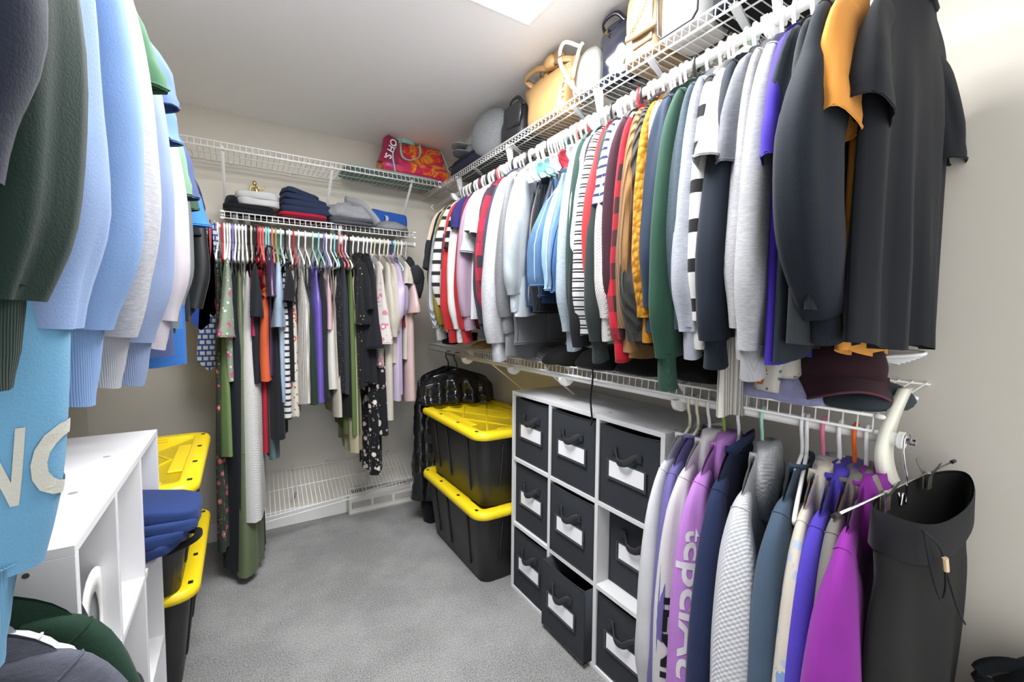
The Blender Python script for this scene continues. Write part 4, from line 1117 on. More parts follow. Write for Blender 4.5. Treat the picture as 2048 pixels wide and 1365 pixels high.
# spare low-slung camisoles under the row of white hangers at the left end
for q_, c_, co_, h_ in ((-.052, 'grey camisole beside the floral blouse', '#77797c', 'white'), (-.030, 'white camisole beside the floral blouse', '#dedede', 'white'),
                        (-.006, 'black camisole beside the navy dress', '#1f2026', 'white'), (.022, 'ivory camisole beside the white dress', '#d8d4c6', 'white'), (.046, 'black camisole beside the magenta one', '#1d1e24', 'black'), (.080, 'navy camisole beside the lace top', '#262c3a', 'black')):
    Bk(q_, c_, 'tank', co_, L=.46, w=.11, wa=.12, wh=.14, t=.006, hang=h_, strap=.16)
# ------------------------------------------------------------------ soft things
def soft(levels, n=28, m=16, noise=0.0, freq=6.0, seed=1, ridge=0.0, cap=True):
    """loft of rounded cross-sections; level = (z, half x, half y, centre x, centre y, squareness)"""
    L = np.array([list(l) + [0, 0, 2.5][len(l) - 3:] if len(l) < 6 else l for l in levels], float)
    D = catmull(L, m)
    th = np.linspace(0, 2 * PI, n, endpoint=False); V = []
    for z, a, b, cx, cy, e in D:
        e = max(e, 1.6); c, s = np.cos(th), np.sin(th)
        V.append(np.stack([cx + a * np.sign(c) * np.abs(c) ** (2 / e), cy + b * np.sign(s) * np.abs(s) ** (2 / e), np.full(n, z)], 1))
    V = np.concatenate(V)
    if noise or ridge:
        C = V.mean(0); N = V - C; N /= np.linalg.norm(N, axis=1)[:, None] + 1e-9
        d = noise * nz(V, seed, freq) + noise * .5 * nz(V, seed + 7, freq * 2.3)
        if ridge: d += ridge * (.6 - np.abs(nz(V, seed + 3, freq * 1.2)))
        V = V + N * d[:, None]
    return MB().grid(V, m, n, True, cap, cap)

def slab(w_, d_, h_, seed=1, noise=.003, e=5, ridge=0.0):
    """one folded layer of cloth"""
    return soft([(0, w_ * .47, d_ * .47, 0, 0, e), (h_ * .12, w_ * .495, d_ * .495, 0, 0, e), (h_ * .5, w_ * .5, d_ * .5, 0, 0, e), (h_ * .88, w_ * .495, d_ * .495, 0, 0, e), (h_, w_ * .46, d_ * .46, 0, 0, e)], 32, 8, noise, 9, seed, ridge)

def folded(name, label, cat, loc, size, layers, mats, seed=1, rz=0.0, group=None, noise=.004, ridge=.003):
    rng = np.random.RandomState(seed)
    root = thing(name, label, cat, loc, rz, group)
    h = size[2] / layers
    for i in range(layers):
        k = rng.uniform(.92, 1.0)
        mb = slab(size[0] * k, size[1] * rng.uniform(.93, 1), h * 1.12, seed * 13 + i, noise, 5, ridge)
        o = obj('fold', mb, mats[i % len(mats)], root, True, loc=(rng.uniform(-.006, .006), rng.uniform(-.006, .006), i * h), rot=(0, 0, rng.uniform(-.05, .05)))
    return root

def crumpled(name, label, cat, loc, size, mat, seed=1, rz=0.0, group=None, noise=.012, ridge=.012, freq=7, extra=None):
    a, b, h = size[0] / 2, size[1] / 2, size[2]
    mb = soft([(0, a * .86, b * .86, 0, 0, 3), (h * .15, a, b, 0, 0, 3), (h * .5, a * .95, b * .92, 0, 0, 2.6), (h * .8, a * .72, b * .68, 0, 0, 2.3), (h, a * .22, b * .2, 0, 0, 2)], 44, 26, noise, freq, seed, ridge)
    v = mb.v[0]; v[:, 2] = np.maximum(v[:, 2], 0)
    root = thing(name, label, cat, loc, rz, group)
    obj('cloth', mb, mat, root, True)
    return root

def strap(K, wd, th, m=24, up=(0, 0, 1)):
    return MB().tube(catmull(K, m), wd, 6, flat=(th / wd, 1), up=up)

def chain(K, n, r=.0045):
    P = catmull(K, n * 3); mb = MB()
    for i in range(n):
        c = P[i * 3]; t = P[min(i * 3 + 1, len(P) - 1)] - c; t = t / (np.linalg.norm(t) + 1e-9)
        u = np.cross(t, (0, 0, 1.0)) if i % 2 else np.cross(np.cross(t, (0, 0, 1.0)), t); u /= np.linalg.norm(u) + 1e-9
        a = np.linspace(0, 2 * PI, 9, endpoint=False)
        mb.tube(c + np.outer(np.cos(a), t) * r * 1.5 + np.outer(np.sin(a), u) * r, r * .3, 4, closed=True)
    return mb

# ------------------------------------------------------------------ handbags on the right shelf (deck at 2.05)
SZ = RUZ + .0035
LEATHER = lambda c, nm, r=.38, coat=0: plain(nm, c, r, bump=.12, bscale=220, var=.06, coat=coat)
GOLD = plain('gold_metal', '#c9a45a', .25, metal=1.0)
# tan tote
t = thing('tote_bag', 'tan leather tote bag with knotted handle on the right shelf', 'handbag', (1.135, 1.50, SZ), 0)
TAN = LEATHER('#b48f5e', 'tan_leather')
obj('body', soft([(0, .062, .115, 0, 0, 4), (.02, .068, .125, 0, 0, 4), (.09, .064, .135, 0, 0, 3.4), (.16, .045, .168, 0, .01, 3), (.205, .026, .185, 0, .02, 2.6)], 40, 18, .004, 5, 3, .002), TAN, t, True)
obj('handle', strap([(-.02, .12, .195), (-.055, .13, .225), (-.05, .06, .235), (-.045, .0, .215), (-.035, -.05, .205), (-.03, -.09, .22), (-.035, -.05, .245), (-.03, .03, .19)], .014, .004, 40), TAN, t, True)
obj('handle', strap([(.02, .10, .195), (-.02, .07, .235), (-.04, .0, .245), (-.05, -.06, .215), (-.03, -.12, .20), (.0, -.15, .19)], .014, .004, 36), TAN, t, True)
obj('knot', soft([(0, .014, .022), (.015, .020, .032), (.035, .020, .030), (.05, .012, .02)], 18, 9, .003, 12, 5), TAN, t, True, loc=(-.045, -.035, .195))
obj('tag', MB().box((-.052, -.10, .20), (-.046, -.065, .245), .001), plain('tan_dark', '#8a6a45', .5), t)
# black leather bag
t = thing('shoulder_bag', 'black leather shoulder bag between the grey hat and tan tote', 'handbag', (1.14, 1.755, SZ))
BL = LEATHER('#26272b', 'black_leather', .32)
obj('body', soft([(0, .06, .085, 0, 0, 4), (.015, .068, .095, 0, 0, 4), (.08, .066, .098, 0, .01, 3.4), (.13, .05, .092, 0, .02, 3), (.165, .03, .08, .0, .025, 2.6)], 34, 14, .005, 6, 8, .004), BL, t, True)
obj('flap', soft([(0, .01, .06), (.05, .012, .075), (.10, .010, .07)], 20, 8, .003, 8, 4), BL, t, True, loc=(-.062, -.02, .05))
obj('zip', MB().tube(catmull([(-.02, .09, .165), (0, .02, .178), (0, -.05, .165)], 12), .003, 5), GOLD, t)
obj('handle', strap([(0, .07, .16), (-.03, .05, .195), (-.035, -.02, .20), (-.02, -.055, .16)], .008, .004, 20), BL, t, True)
# grey rounded hat standing on edge, grey caps, navy pouch
t = thing('bucket_hat', 'grey heather rounded hat standing on edge on the right shelf', 'hat', (1.10, 1.985, SZ + .002), .25)
GH = fabric('#a2a5a9', 'heather')
V = []; mm, nn = 9, 36
for i in range(mm):
    u = i / (mm - 1); rr = .118 * math.sin(PI * (.06 + .44 * u)) / 1.0; yy = .085 * math.cos(PI * (.06 + .44 * u))
    for j in range(nn):
        a = 2 * PI * j / nn
        V.append((-yy * .6, rr * math.cos(a) * 1.1, .118 + rr * math.sin(a)))
obj('crown', MB().grid(V, mm, nn, True, True, True), GH, t, True)
obj('brim', MB().tube([(.001, .13 * math.cos(a), .118 + .117 * math.sin(a)) for a in np.linspace(0, 2 * PI, 36, endpoint=False)], .006, 6, closed=True), GH, t, True)
t = thing('toiletry_pouch', 'flat navy zip pouch at the far end of the right shelf', 'pouch', (1.155, 2.215, SZ))
NV = fabric('#27304a')
obj('body', soft([(0, .085, .20, 0, 0, 5), (.012, .095, .215, 0, 0, 5), (.055, .095, .215, 0, 0, 5), (.075, .088, .205, 0, 0, 5)], 40, 12, .002, 4, 3), NV, t, True)
obj('piping', MB().tube(np.c_[rrect(.096, .216, .04, 6), np.full(24, .055)], .003, 5, closed=True), fabric('#1b2236'), t, True)
for i, (dy, c_, lb) in enumerate(((0, '#8b9099', 'lower'), (.012, '#b5b4b0', 'upper'))):
    t = thing('baseball_cap', lb + ' grey cap of the pair resting on the navy pouch', 'cap', (1.15, 2.18 + dy, SZ + .077 + .042 * i), -.4)
    cm = fabric(c_, 'heather')
    obj('crown', soft([(0, .085, .075, 0, 0, 2.2), (.03, .083, .073, 0, 0, 2.2), (.055, .06, .055, 0, 0, 2), (.064, .02, .02)], 26, 9, .003, 8, i), cm, t, True)
    obj('brim', soft([(0, .05, .065, 0, 0, 2.6), (.003, .054, .069, 0, 0, 2.6), (.006, .05, .065, 0, 0, 2.6)], 24, 5), cm, t, True, loc=(-.10, 0, 0), rot=(0, .08, 0))
# silver clutch with white plastic loop
t = thing('clutch_bag', 'small silver glitter purse with pale trim on the right shelf', 'handbag', (1.10, 1.235, SZ), .2)
SV = plain('silver_glitter', '#75746f', .45, metal=.3, bump=.6, bscale=900, var=.25)
obj('body', soft([(0, .028, .042, 0, 0, 3), (.02, .036, .055, 0, 0, 3), (.08, .034, .058, 0, 0, 2.6), (.14, .022, .045, 0, 0, 2.4), (.165, .008, .025)], 26, 14, .002, 9, 2), SV, t, True)
CRM = plain('cream_trim', '#d6c8ac', .4)
obj('trim', strap([(-.03, .045, .0), (-.038, .05, .07), (-.03, .03, .16), (-.02, .02, .185)], .007, .003, 16), CRM, t, True)
obj('wrist_strap', strap([(-.02, .03, .175), (-.05, .085, .20), (-.055, .10, .14), (-.045, .06, .05), (-.04, .02, .0)], .008, .003, 24), plain('white_vinyl', '#c4c2ba', .3), t, True)
obj('chain', chain([(-.04, .07, .12), (-.05, .085, .06), (-.045, .09, .0)], 14), GOLD, t)
# navy patent bag
t = thing('patent_handbag', 'glossy navy patent handbag leaning back on the right shelf', 'handbag', (1.18, 1.135, SZ))
PT = LEATHER('#0e1424', 'navy_patent', .12, coat=.8)
obj('body', soft([(0, .075, .078, 0, -.0, 4), (.02, .085, .082, 0, 0, 4), (.10, .078, .086, 0, .01, 3.2), (.17, .055, .085, -.01, .02, 2.8), (.225, .028, .062, -.02, .035, 2.4)], 36, 20, .005, 6, 21, .007), PT, t, True)
obj('rivet', MB().tube([(-.07, .03, .185), (-.075, .03, .187)], .008, 10), GOLD, t)
obj('handle', strap([(-.03, .07, .20), (-.06, .06, .235), (-.06, .0, .24), (-.04, -.03, .205)], .009, .005, 20), PT, t, True)
# beige satchel with chain
t = thing('satchel', 'tall beige leather satchel with gold chain strap', 'handbag', (1.155, .985, SZ))
BG = LEATHER('#9c8360', 'beige_leather', .3)
obj('body', soft([(0, .082, .058, 0, 0, 6), (.01, .088, .064, 0, 0, 6), (.12, .084, .066, 0, 0, 6), (.20, .078, .066, 0, 0, 5), (.238, .06, .062, 0, 0, 4)], 40, 12, .002, 5, 6, .002), BG, t, True)
obj('flap', MB().box((-.094, -.058, .03), (-.088, .02, .23), .003), BG, t)
obj('chain', chain([(-.10, -.06, .17), (-.105, -.035, .12), (-.105, .0, .085), (-.10, .03, .07)], 20, .004), GOLD, t)
obj('strap', strap([(-.10, .035, .07), (-.105, .0, .062), (-.105, -.045, .06), (-.09, -.075, .07)], .012, .006, 20), BG, t, True)
# white bag with black edges, black bag
t = thing('shoulder_bag', 'white leather bag with black piping on the right shelf', 'handbag', (1.135, .835, SZ))
WB = LEATHER('#c9c8c6', 'white_leather', .3)
obj('body', soft([(0, .066, .055, 0, 0, 6), (.012, .074, .064, 0, 0, 6), (.11, .074, .066, 0, 0, 6), (.20, .066, .062, 0, 0, 5), (.22, .05, .05, 0, 0, 4)], 36, 12), WB, t, True)
BE = plain('black_edge', '#20242c', .4)
for s in (-1, 1):
    obj('piping', MB().tube([(s * .076, y_, z_) for y_, z_ in ((-.066, .20), (-.067, .10), (-.064, .02), (-.05, .004), (.05, .004), (.064, .02), (.067, .10), (.066, .20))], .004, 6), BE, t, True)
t = thing('work_bag', 'large black fabric bag nearest the viewer on the right shelf', 'bag', (1.19, .645, SZ))
BKF = fabric('#1b2230')
obj('body', soft([(0, .10, .10, 0, 0, 5), (.012, .115, .112, 0, 0, 5), (.12, .115, .112, 0, 0, 4), (.21, .09, .10, 0, 0, 3)], 36, 12, .004, 5, 31), BKF, t, True)
obj('handle', strap([(-.06, -.05, .20), (-.09, -.03, .235), (-.09, .03, .235), (-.06, .05, .20)], .012, .004, 20), BKF, t, True)

# ------------------------------------------------------------------ back wall shelf: shopping bag on a pale green folder
t = tag(obj('garment_folder', slab(.56, .27, .016, 4, .002, 8), fabric('#9dbdb2'), None, True, loc=(.79, 2.672, 2.0635)), 'flat pale green folder lying under the shopping bag', 'folder')
t = thing('shopping_bag', 'bright swirl-printed reusable shopping bag on the back shelf', 'shopping bag', (.94, 2.665, 2.0815), .04)
SW = fabric('#c2205a', 'swirl'); MG = plain('maroon_panel', '#8f1f48', .35); TQ = plain('aqua_webbing', '#9cd3c8', .5)
obj('front_panel', soft([(0, .205, .075, 0, 0, 8), (.01, .21, .08, 0, 0, 8), (.07, .215, .085, 0, .0, 7), (.10, .20, .066, .0, .01, 6), (.16, .185, .052, .01, .015, 6), (.215, .165, .03, .015, .02, 6)], 64, 26, .006, 5, 41, .010), SW, t, True)
V = [(-.245, -.06, .06), (-.150, -.085, .06), (-.140, -.070, .20), (-.10, -.03, .216), (-.165, -.02, .226), (-.235, -.05, .16)]
gp = MB()
P0 = np.array([(-.25, -.062), (-.232, .16 - .1), (-.25, -.06)])
gp.add([(-.245, -.075, .055), (-.135, -.098, .052), (-.125, -.085, .13), (-.125, -.075, .195), (-.175, -.05, .226), (-.205, -.06, .20), (-.215, -.065, .13),
        (-.245, -.045, .055), (-.135, -.05, .052), (-.125, -.05, .13), (-.125, -.045, .195), (-.175, -.03, .226), (-.205, -.035, .20), (-.215, -.04, .13)],
       [(0, 1, 2, 6), (6, 2, 3, 5), (5, 3, 4), (7, 13, 9, 8), (13, 12, 10, 9), (12, 11, 10)] + [(i, (i + 1) % 7 + 7, (i + 1) % 7) if False else (i, i + 7, (i + 1) % 7 + 7, (i + 1) % 7) for i in range(7)])
side = obj('side_gusset', gp, MG, t)
TV, TF = text_mesh("'S HO", .052)
TV = TV - (TV.min(0) + TV.max(0)) / 2
a = math.radians(70); u, v = TV[:, 0] * math.cos(a) - TV[:, 1] * math.sin(a), TV[:, 0] * math.sin(a) + TV[:, 1] * math.cos(a)
obj('lettering', MB().add(np.c_[-.178 + u, -.089 + 0 * u + .0 * v, .128 + v], TF), plain('white_print', '#e8e2e2', .5), side, loc=(0, -.006, 0))
obj('base_panel', MB().box((-.205, -.084, .002), (.12, -.078, .035), .002), plain('crimson_panel', '#b01e50', .35), t)
for dx in (0,):
    obj('handle', strap([(-.10, -.055, .205), (-.118, -.088, .16), (-.112, -.096, .10), (-.075, -.098, .085), (-.03, -.096, .10), (.0, -.09, .13), (.012, -.06, .20)], .014, .003, 36, up=(0, 1, 0)), TQ, t, True)
obj('handle', strap([(-.09, .03, .205), (-.11, .0, .222), (-.05, -.02, .225), (.0, .0, .222), (.02, .03, .205)], .014, .003, 24), TQ, t, True)
obj('edge_tape', MB().tube(catmull([(-.15, -.088, .005), (-.165, -.09, .10), (-.14, -.075, .16), (-.10, -.06, .208)], 16), .005, 5), TQ, t, True)
obj('edge_tape', MB().tube(catmull([(.205, -.06, .01), (.205, -.06, .09), (.19, -.04, .15), (.175, -.02, .212)], 16), .004, 5), TQ, t, True)

# ------------------------------------------------------------------ folded clothes on the short back shelf (deck 1.738)
BZ = 1.738 + .0025
FG = 'folded clothes on the short back shelf'
folded('folded_shirt', 'black folded shirt under the white one on the back shelf', 'shirt', (.055, 2.655, BZ), (.22, .26, .045), 2, [fabric('#1d222c')], 3, 0, FG)
crumpled('folded_shirt', 'black bundled shirt at the left end of the back shelf', 'shirt', (-.012, 2.63, BZ + .048), (.075, .16, .055), fabric('#20242e'), 5, .2, FG, .004, .006)
folded('folded_shirt', 'white folded shirt draped on the back shelf', 'shirt', (.098, 2.625, BZ + .047), (.20, .22, .062), 2, [fabric('#e4e4e4')], 7, -.04, FG, .006, .006)
folded('folded_shirt', 'red folded shirt at the bottom of the navy pile', 'shirt', (.30, 2.65, BZ), (.25, .27, .034), 2, [fabric('#6a1c34'), fabric('#b81e3a')], 9, .05, FG)
t = thing('sweatpants', 'navy folded sweatpants heaped on the red shirt', 'sweatpants', (.315, 2.65, BZ + .038), 0, FG)
NVY = fabric('#2f3d5c')
for i, (w1, h1, dx, ang, zz) in enumerate(((.25, .035, 0, .0, 0), (.24, .032, .0, .10, .032), (.215, .030, -.008, .22, .062), (.17, .028, -.03, .36, .094))):
    obj('fold', slab(w1, .22 - .01 * i, h1, 70 + i, .005, 5, .004), NVY, t, True, loc=(dx, 0, zz), rot=(0, ang * .6, .05 * i))
t = crumpled('t_shirt', 'light grey crumpled t-shirt spilling over the shelf edge', 'shirt', (.545, 2.64, BZ + .030), (.27, .26, .105), fabric('#a7a9ae', 'heather'), 15, 0, FG, .012, .018, 9)
obj('flap', strap([(-.02, -.02, .115), (.05, -.09, .085), (.09, -.125, .035), (.125, -.135, -.012)], .035, .012, 18, up=(0, -.6, .6)), fabric('#aeb0b5', 'heather'), t, True)
folded('sweatpants', 'charcoal folded sweatpants under the crumpled grey t-shirt', 'sweatpants', (.55, 2.635, BZ), (.24, .30, .034), 2, [fabric('#53565e')], 17, -.1, FG, .006, .008)
crumpled('t_shirt', 'grey t-shirt under the blue roll on the back shelf', 'shirt', (.775, 2.65, BZ), (.22, .25, .065), fabric('#9c9da1', 'heather'), 19, 0, FG, .006, .010, 9)
t = thing('rolled_shirt', 'royal blue rolled shirt on top of the grey one', 'shirt', (.775, 2.635, BZ + .072), .05, FG)
obj('roll', soft([(0, .045, .012), (.01, .058, .02), (.06, .055, .022), (.14, .05, .024), (.205, .046, .022), (.215, .03, .012)], 24, 14, .002, 9, 8), fabric('#2f5fb8'), t, True, loc=(-.11, 0, .0), rot=(0, PI / 2, 0))
obj('band', MB().tube([(-.03, .058 * math.cos(a) * .9, .0 + .026 * math.sin(a)) for a in np.linspace(0, 2 * PI, 20, endpoint=False)], .010, 6, closed=True, flat=(1, .2)), fabric('#cfd8e6'), t, True)
t = thing('plush_ball', 'lime yellow plush ball with a blue 3 on it', 'ball', (.66, 2.745, BZ + .050))
LM = fabric('#c2d03c')
obj('ball', soft([(0, .02, .02), (.012, .045, .045), (.05, .062, .062), (.085, .045, .045), (.10, .012, .012)], 26, 14), LM, t, True)
TV, TF = text_mesh('3', .07); TV -= (TV.min(0) + TV.max(0)) / 2
xx, zz = TV[:, 0], TV[:, 1] * 1.0
rr = .0635; yy = -np.sqrt(np.clip(rr ** 2 - xx ** 2 - (zz * .9) ** 2, 1e-5, None)) - .001
obj('lettering', MB().add(np.c_[xx, yy, .05 + zz], TF), fabric('#2d4a9a'), t, rot=(0, 0, -.25))
# trophy
t = thing('trophy', 'gold sports trophy figure standing behind the white shirt', 'trophy', (.10, 2.775, BZ))
GT_ = plain('trophy_gold', '#d8c27a', .22, metal=.9)
obj('base', MB().box((-.035, -.03, 0), (.035, .03, .05), .004), plain('marble_base', '#d8d5cc', .3), t)
for a in np.linspace(0, 2 * PI, 6, endpoint=False):
    obj('leaf', MB().tube(catmull([(.012 * math.cos(a), .012 * math.sin(a), .05), (.034 * math.cos(a), .03 * math.sin(a), .07), (.030 * math.cos(a), .026 * math.sin(a), .095), (.008 * math.cos(a), .008 * math.sin(a), .112)], 10), [.003, .006, .007, .008, .008, .007, .006, .005, .004, .003], 6), GT_, t, True)
obj('stem', MB().tube([(0, 0, .05), (0, 0, .10), (.002, 0, .13)], [.008, .006, .008], 8), GT_, t, True)
fig = MB()
fig.tube(catmull([(.003, 0, .125), (.004, 0, .15), (-.006, 0, .178), (-.010, 0, .200)], 10), [.006, .007, .009, .011, .012, .012, .012, .012, .010, .006], 8)   # leg and trunk
fig.tube(catmull([(-.002, 0, .158), (.018, -.004, .148), (.036, -.004, .140), (.050, -.002, .150)], 10), [.008, .008, .007, .006, .006, .005, .005, .005, .005, .004], 8)  # kicked leg
fig.tube(catmull([(-.010, 0, .198), (-.028, 0, .195), (-.036, 0, .178), (-.030, 0, .165)], 9), .0042, 6)
fig.tube(catmull([(-.006, 0, .196), (.012, 0, .186), (.026, 0, .192), (.034, 0, .202)], 9), .0042, 6)
fig.tube([(-.011, 0, .200), (-.012, 0, .206), (-.014, 0, .214), (-.016, 0, .224), (-.017, 0, .229)], [.005, .008, .011, .008, .003], 10)
obj('figure', fig, GT_, t, True)
obj('ball', soft([(0, .003, .003), (.004, .009, .009), (.012, .012, .012), (.020, .009, .009), (.024, .003, .003)], 14, 9), GT_, t, True, loc=(.055, -.004, .128))

# ------------------------------------------------------------------ ties beside the back rod
def tie(label, x, y, z, L, col, col2, pat='tie', w_=.042, rz=0.0, p=.026):
    t = thing('necktie', label, 'tie', (x, y, z), rz, 'neckties at the left end of the back rod')
    m = fabric(col, pat, col2, None, p)
    for s, Lx, ww in ((-1, L, w_), (1, L * .72, w_ * .6)):
        P = [(0, .006), (.02, .012), (.3, .40), (.86, 1.0), (.93, 1.0), (1.0, .02)]
        V = []
        for u, k in P:
            for sx, sy in ((-1, -.0025), (1, -.0025), (1, .0025), (-1, .0025)):
                V.append((sx * ww * max(k, .3) if u < .95 else sx * ww * k, s * .011 + sy, -Lx * u))
        obj('blade' if s < 0 else 'tail', MB().grid(V, len(P), 4, True, True, True), m, t)
    obj('fold_over', MB().tube([(0, .013 * math.cos(a), .013 * math.sin(a) - .002) for a in np.linspace(0, PI, 8)], .012, 6, flat=(1, .25), up=(1, 0, 0)), m, t, True)
    return t
tie('blue and white check necktie hanging lowest', -.128, BROD_Y, BROD_Z + .004, .70, '#2a4f9a', '#d3d6d8', w_=.046)
tie('blue and white check necktie beside the red one', -.090, BROD_Y, BROD_Z + .006, .36, '#2a4f9a', '#d3d6d8', w_=.036)
tie('plain royal blue necktie', -.155, BROD_Y, BROD_Z + .002, .50, '#1f4fc0', '#1f4fc0', 'satin', w_=.036)
tie('crimson necktie among the ties', -.108, BROD_Y, BROD_Z + .008, .44, '#b01c34', '#b01c34', 'satin', w_=.030)

# ------------------------------------------------------------------ garment bags in the far right corner
def garment_bag(label, q, L, seed, yaw, mat, hem=False):
    t = thing('garment_bag', label, 'garment bag', (ROD_X, q, 1.017 - .002), PI + yaw, 'black plastic garment bags in the far corner')
    rng = np.random.RandomState(seed)
    fn = body_fn(.20, .02, .0, .0, .30, L, .225, .235, .05, .020, 5, -.075, rng)
    mb = body_mesh(fn, 0, 1, 40, 34); v = mb.v[0]
    d = .010 * nz(v, seed, 7) + .009 * (.5 - np.abs(nz(v, seed + 5, 14))) + .004 * nz(v, seed + 9, 30)
    v[:, 1] += d * np.sign(v[:, 1] + 1e-6) * np.clip((-.075 - v[:, 2]) / .1, 0.1, 1); v[:, 0] += .5 * d
    obj('bag', mb, mat, t, True)
    if hem:
        f2 = body_fn(.18, .02, 0, 0, 0, .16, .18, .16, .04, .014, 5, -.075 - L + .02, rng)
        obj('hem_of_dress', body_mesh(f2, 0, 1, 8, 24), fabric('#171b26'), t, True)
    tag(obj('hanger', hanger_mesh('black'), None, loc=(ROD_X, q, 1.017 - .002), rot=(0, 0, PI + yaw)), 'black plastic hanger under the ' + label, 'hanger', 'hangers in the far corner')
PLB = plain('black_polythene', '#17181a', .16, bump=.5, bscale=55, var=.2)
garment_bag('long black plastic garment bag in the corner', 2.455, .80, 3, .06, PLB, True)
garment_bag('short black plastic bag behind the totes', 2.33, .195, 5, -.12, PLB)
for i, (q_, c_) in enumerate(((2.42, 'black'), (2.27, 'white'), (2.20, 'white'), (2.235, 'grey'))):
    pass

# ------------------------------------------------------------------ things on the low right shelf (deck falls from 1.103 to 1.058)
def deck(x): return RLZ - .045 * (XR - x) / .305 + .006
SG = 'folded clothes on the low right shelf'
def on_shelf(fn, name, label, cat, x, y, *a, **k):
    return fn(name, label, cat, (x, y, deck(x - .10)), *a, group=SG, **k)
on_shelf(folded, 'folded_trousers', 'black folded trousers at the far end of the low shelf', 'trousers', 1.20, 2.55, (.22, .16, .07), 3, [fabric('#181a20')], seed=31)
on_shelf(crumpled, 'sandal', 'tan strappy sandals lying on the low shelf', 'sandal', 1.17, 2.12, (.20, .09, .05), plain('tan_strap', '#a8895c', .5), seed=33)
on_shelf(folded, 'joggers', 'charcoal folded joggers behind the light grey sweatshirt', 'joggers', 1.21, 1.86, (.24, .22, .08), 3, [fabric('#3f3c3c')], seed=35)
on_shelf(crumpled, 'knit_hat', 'rolled light grey knit hat on the low shelf', 'hat', 1.12, 1.53, (.17, .13, .06), fabric('#b3b2b4', 'rib', None, None, .010), seed=37, noise=.003, ridge=.006)
on_shelf(crumpled, 'joggers', 'black rolled joggers beside the knit hat', 'joggers', 1.13, 1.345, (.24, .17, .075), fabric('#15161a'), seed=39, noise=.006, ridge=.010)
on_shelf(crumpled, 'joggers', 'black rolled joggers with hanging drawstring', 'joggers', 1.16, 1.16, (.26, .18, .08), fabric('#16171b'), seed=41, noise=.006, ridge=.010)
on_shelf(crumpled, 'joggers', 'black rolled joggers under the charcoal cardigan', 'joggers', 1.17, .965, (.26, .18, .075), fabric('#131418'), seed=43, noise=.006, ridge=.010)
on_shelf(crumpled, 'leggings', 'black leggings heaped behind the green hoodie', 'leggings', 1.19, .765, (.26, .18, .085), fabric('#17191d'), seed=45, noise=.006, ridge=.010)
obj('drawstring', MB().tube(catmull([(-.10, -.03, .03), (-.128, -.04, .012), (-.137, -.05, -.03), (-.140, -.045, -.10), (-.136, -.05, -.17), (-.139, -.047, -.19)], 26), .0032, 6), fabric('#17181c'), [o for o in bpy.data.objects if o.get('label') == 'black rolled joggers with hanging drawstring'][0], True)
t = on_shelf(crumpled, 'plush_throw', 'lavender plush throw bundled on the low shelf', 'throw', 1.115, .535, (.145, .24, .062), fabric('#8f8fc8', 'velvet', '#b9bbe2'), seed=47, noise=.006, ridge=.008)
crumpled('sweatshirt', 'dark teal grey folded sweatshirt beneath the maroon cap', 'sweatshirt', (1.16, .390, deck(1.05)), (.21, .145, .055), fabric('#39434a'), 49, 0, SG, .004, .008)
# maroon cap
t = thing('baseball_cap', 'maroon baseball cap with curved brim on the low shelf', 'cap', (1.165, .448, deck(1.05) + .057), PI + .62)
CP = fabric('#40202a'); CP2 = fabric('#4a2430')
obj('crown', soft([(0, .098, .085, 0, 0, 2.3), (.035, .098, .084, 0, 0, 2.3), (.075, .082, .070, -.004, 0, 2.2), (.100, .045, .04, -.006, 0, 2), (.106, .012, .012, -.006, 0, 2)], 32, 14, .002, 8, 3), CP, t, True)
V = []; mm, nn = 12, 14
for i in range(mm):
    u = i / (mm - 1)
    for j in range(nn):
        a = -1 + 2 * j / (nn - 1)
        wdt = .085 * (1 - .12 * u) * (1 - .0 * u)
        x = .07 * math.sqrt(max(0, 1 - (a * .85) ** 2)) + u * .088 * (1 - .35 * abs(a) ** 3)
        V.append((x, a * wdt, .016 - .030 * a * a * (0.4 + .6 * u) - .028 * u))
top = np.array(V); bot = top - (0, 0, .004)
bm_ = MB().grid(top, mm, nn, False); bm_.grid(bot[::-1], mm, nn, False)
obj('brim', bm_, CP2, t, True)
obj('brim_edge', MB().tube(top[-nn:] - (0, 0, .002), .0028, 5), fabric('#6a3848'), t, True)
obj('button', soft([(0, .008, .008), (.003, .008, .008), (.006, .003, .003)], 12, 5), CP, t, True, loc=(-.006, 0, .105))
# bundle of white hangers lying on the shelf
for i in range(7):
    h = obj('hanger', hanger_mesh('white'), None, loc=(1.130 + .004 * i, .512 + .003 * i, deck(1.25) + .035 + .011 * i), rot=(PI / 2 + .30 - .10 * i, 0, -PI / 2 + .05 * (i - 3)))
    tag(h, ('lowest', 'second lowest', 'third lowest', 'middle', 'third highest', 'second highest', 'topmost')[i] + ' white plastic hanger in the spare bundle beside the maroon cap', 'hanger', 'spare white hangers on the low shelf')
crumpled('sweater', 'blue-grey sweater at the near end of the low shelf', 'sweater', (1.30, .47, deck(1.30) + .075), (.10, .17, .10), fabric('#3d4650'), 53, .2, SG, .004, .008)
t = crumpled('blouse', 'cream blouse with teal and orange flowers on the low shelf', 'blouse', (1.085, .525, deck(1.02) + .055), (.10, .085, .075), fabric('#e6e0d4', 'floral', '#c8661c', '#3f7f8a', .03), 55, 0, SG, .003, .004)
obj('sleeve', strap([(-.03, .0, .06), (-.055, .005, .03), (-.058, .01, -.03)], .030, .010, 12, up=(0, 1, 0)), fabric('#e6e0d4', 'floral', '#c8661c', '#3f7f8a', .03), t, True)

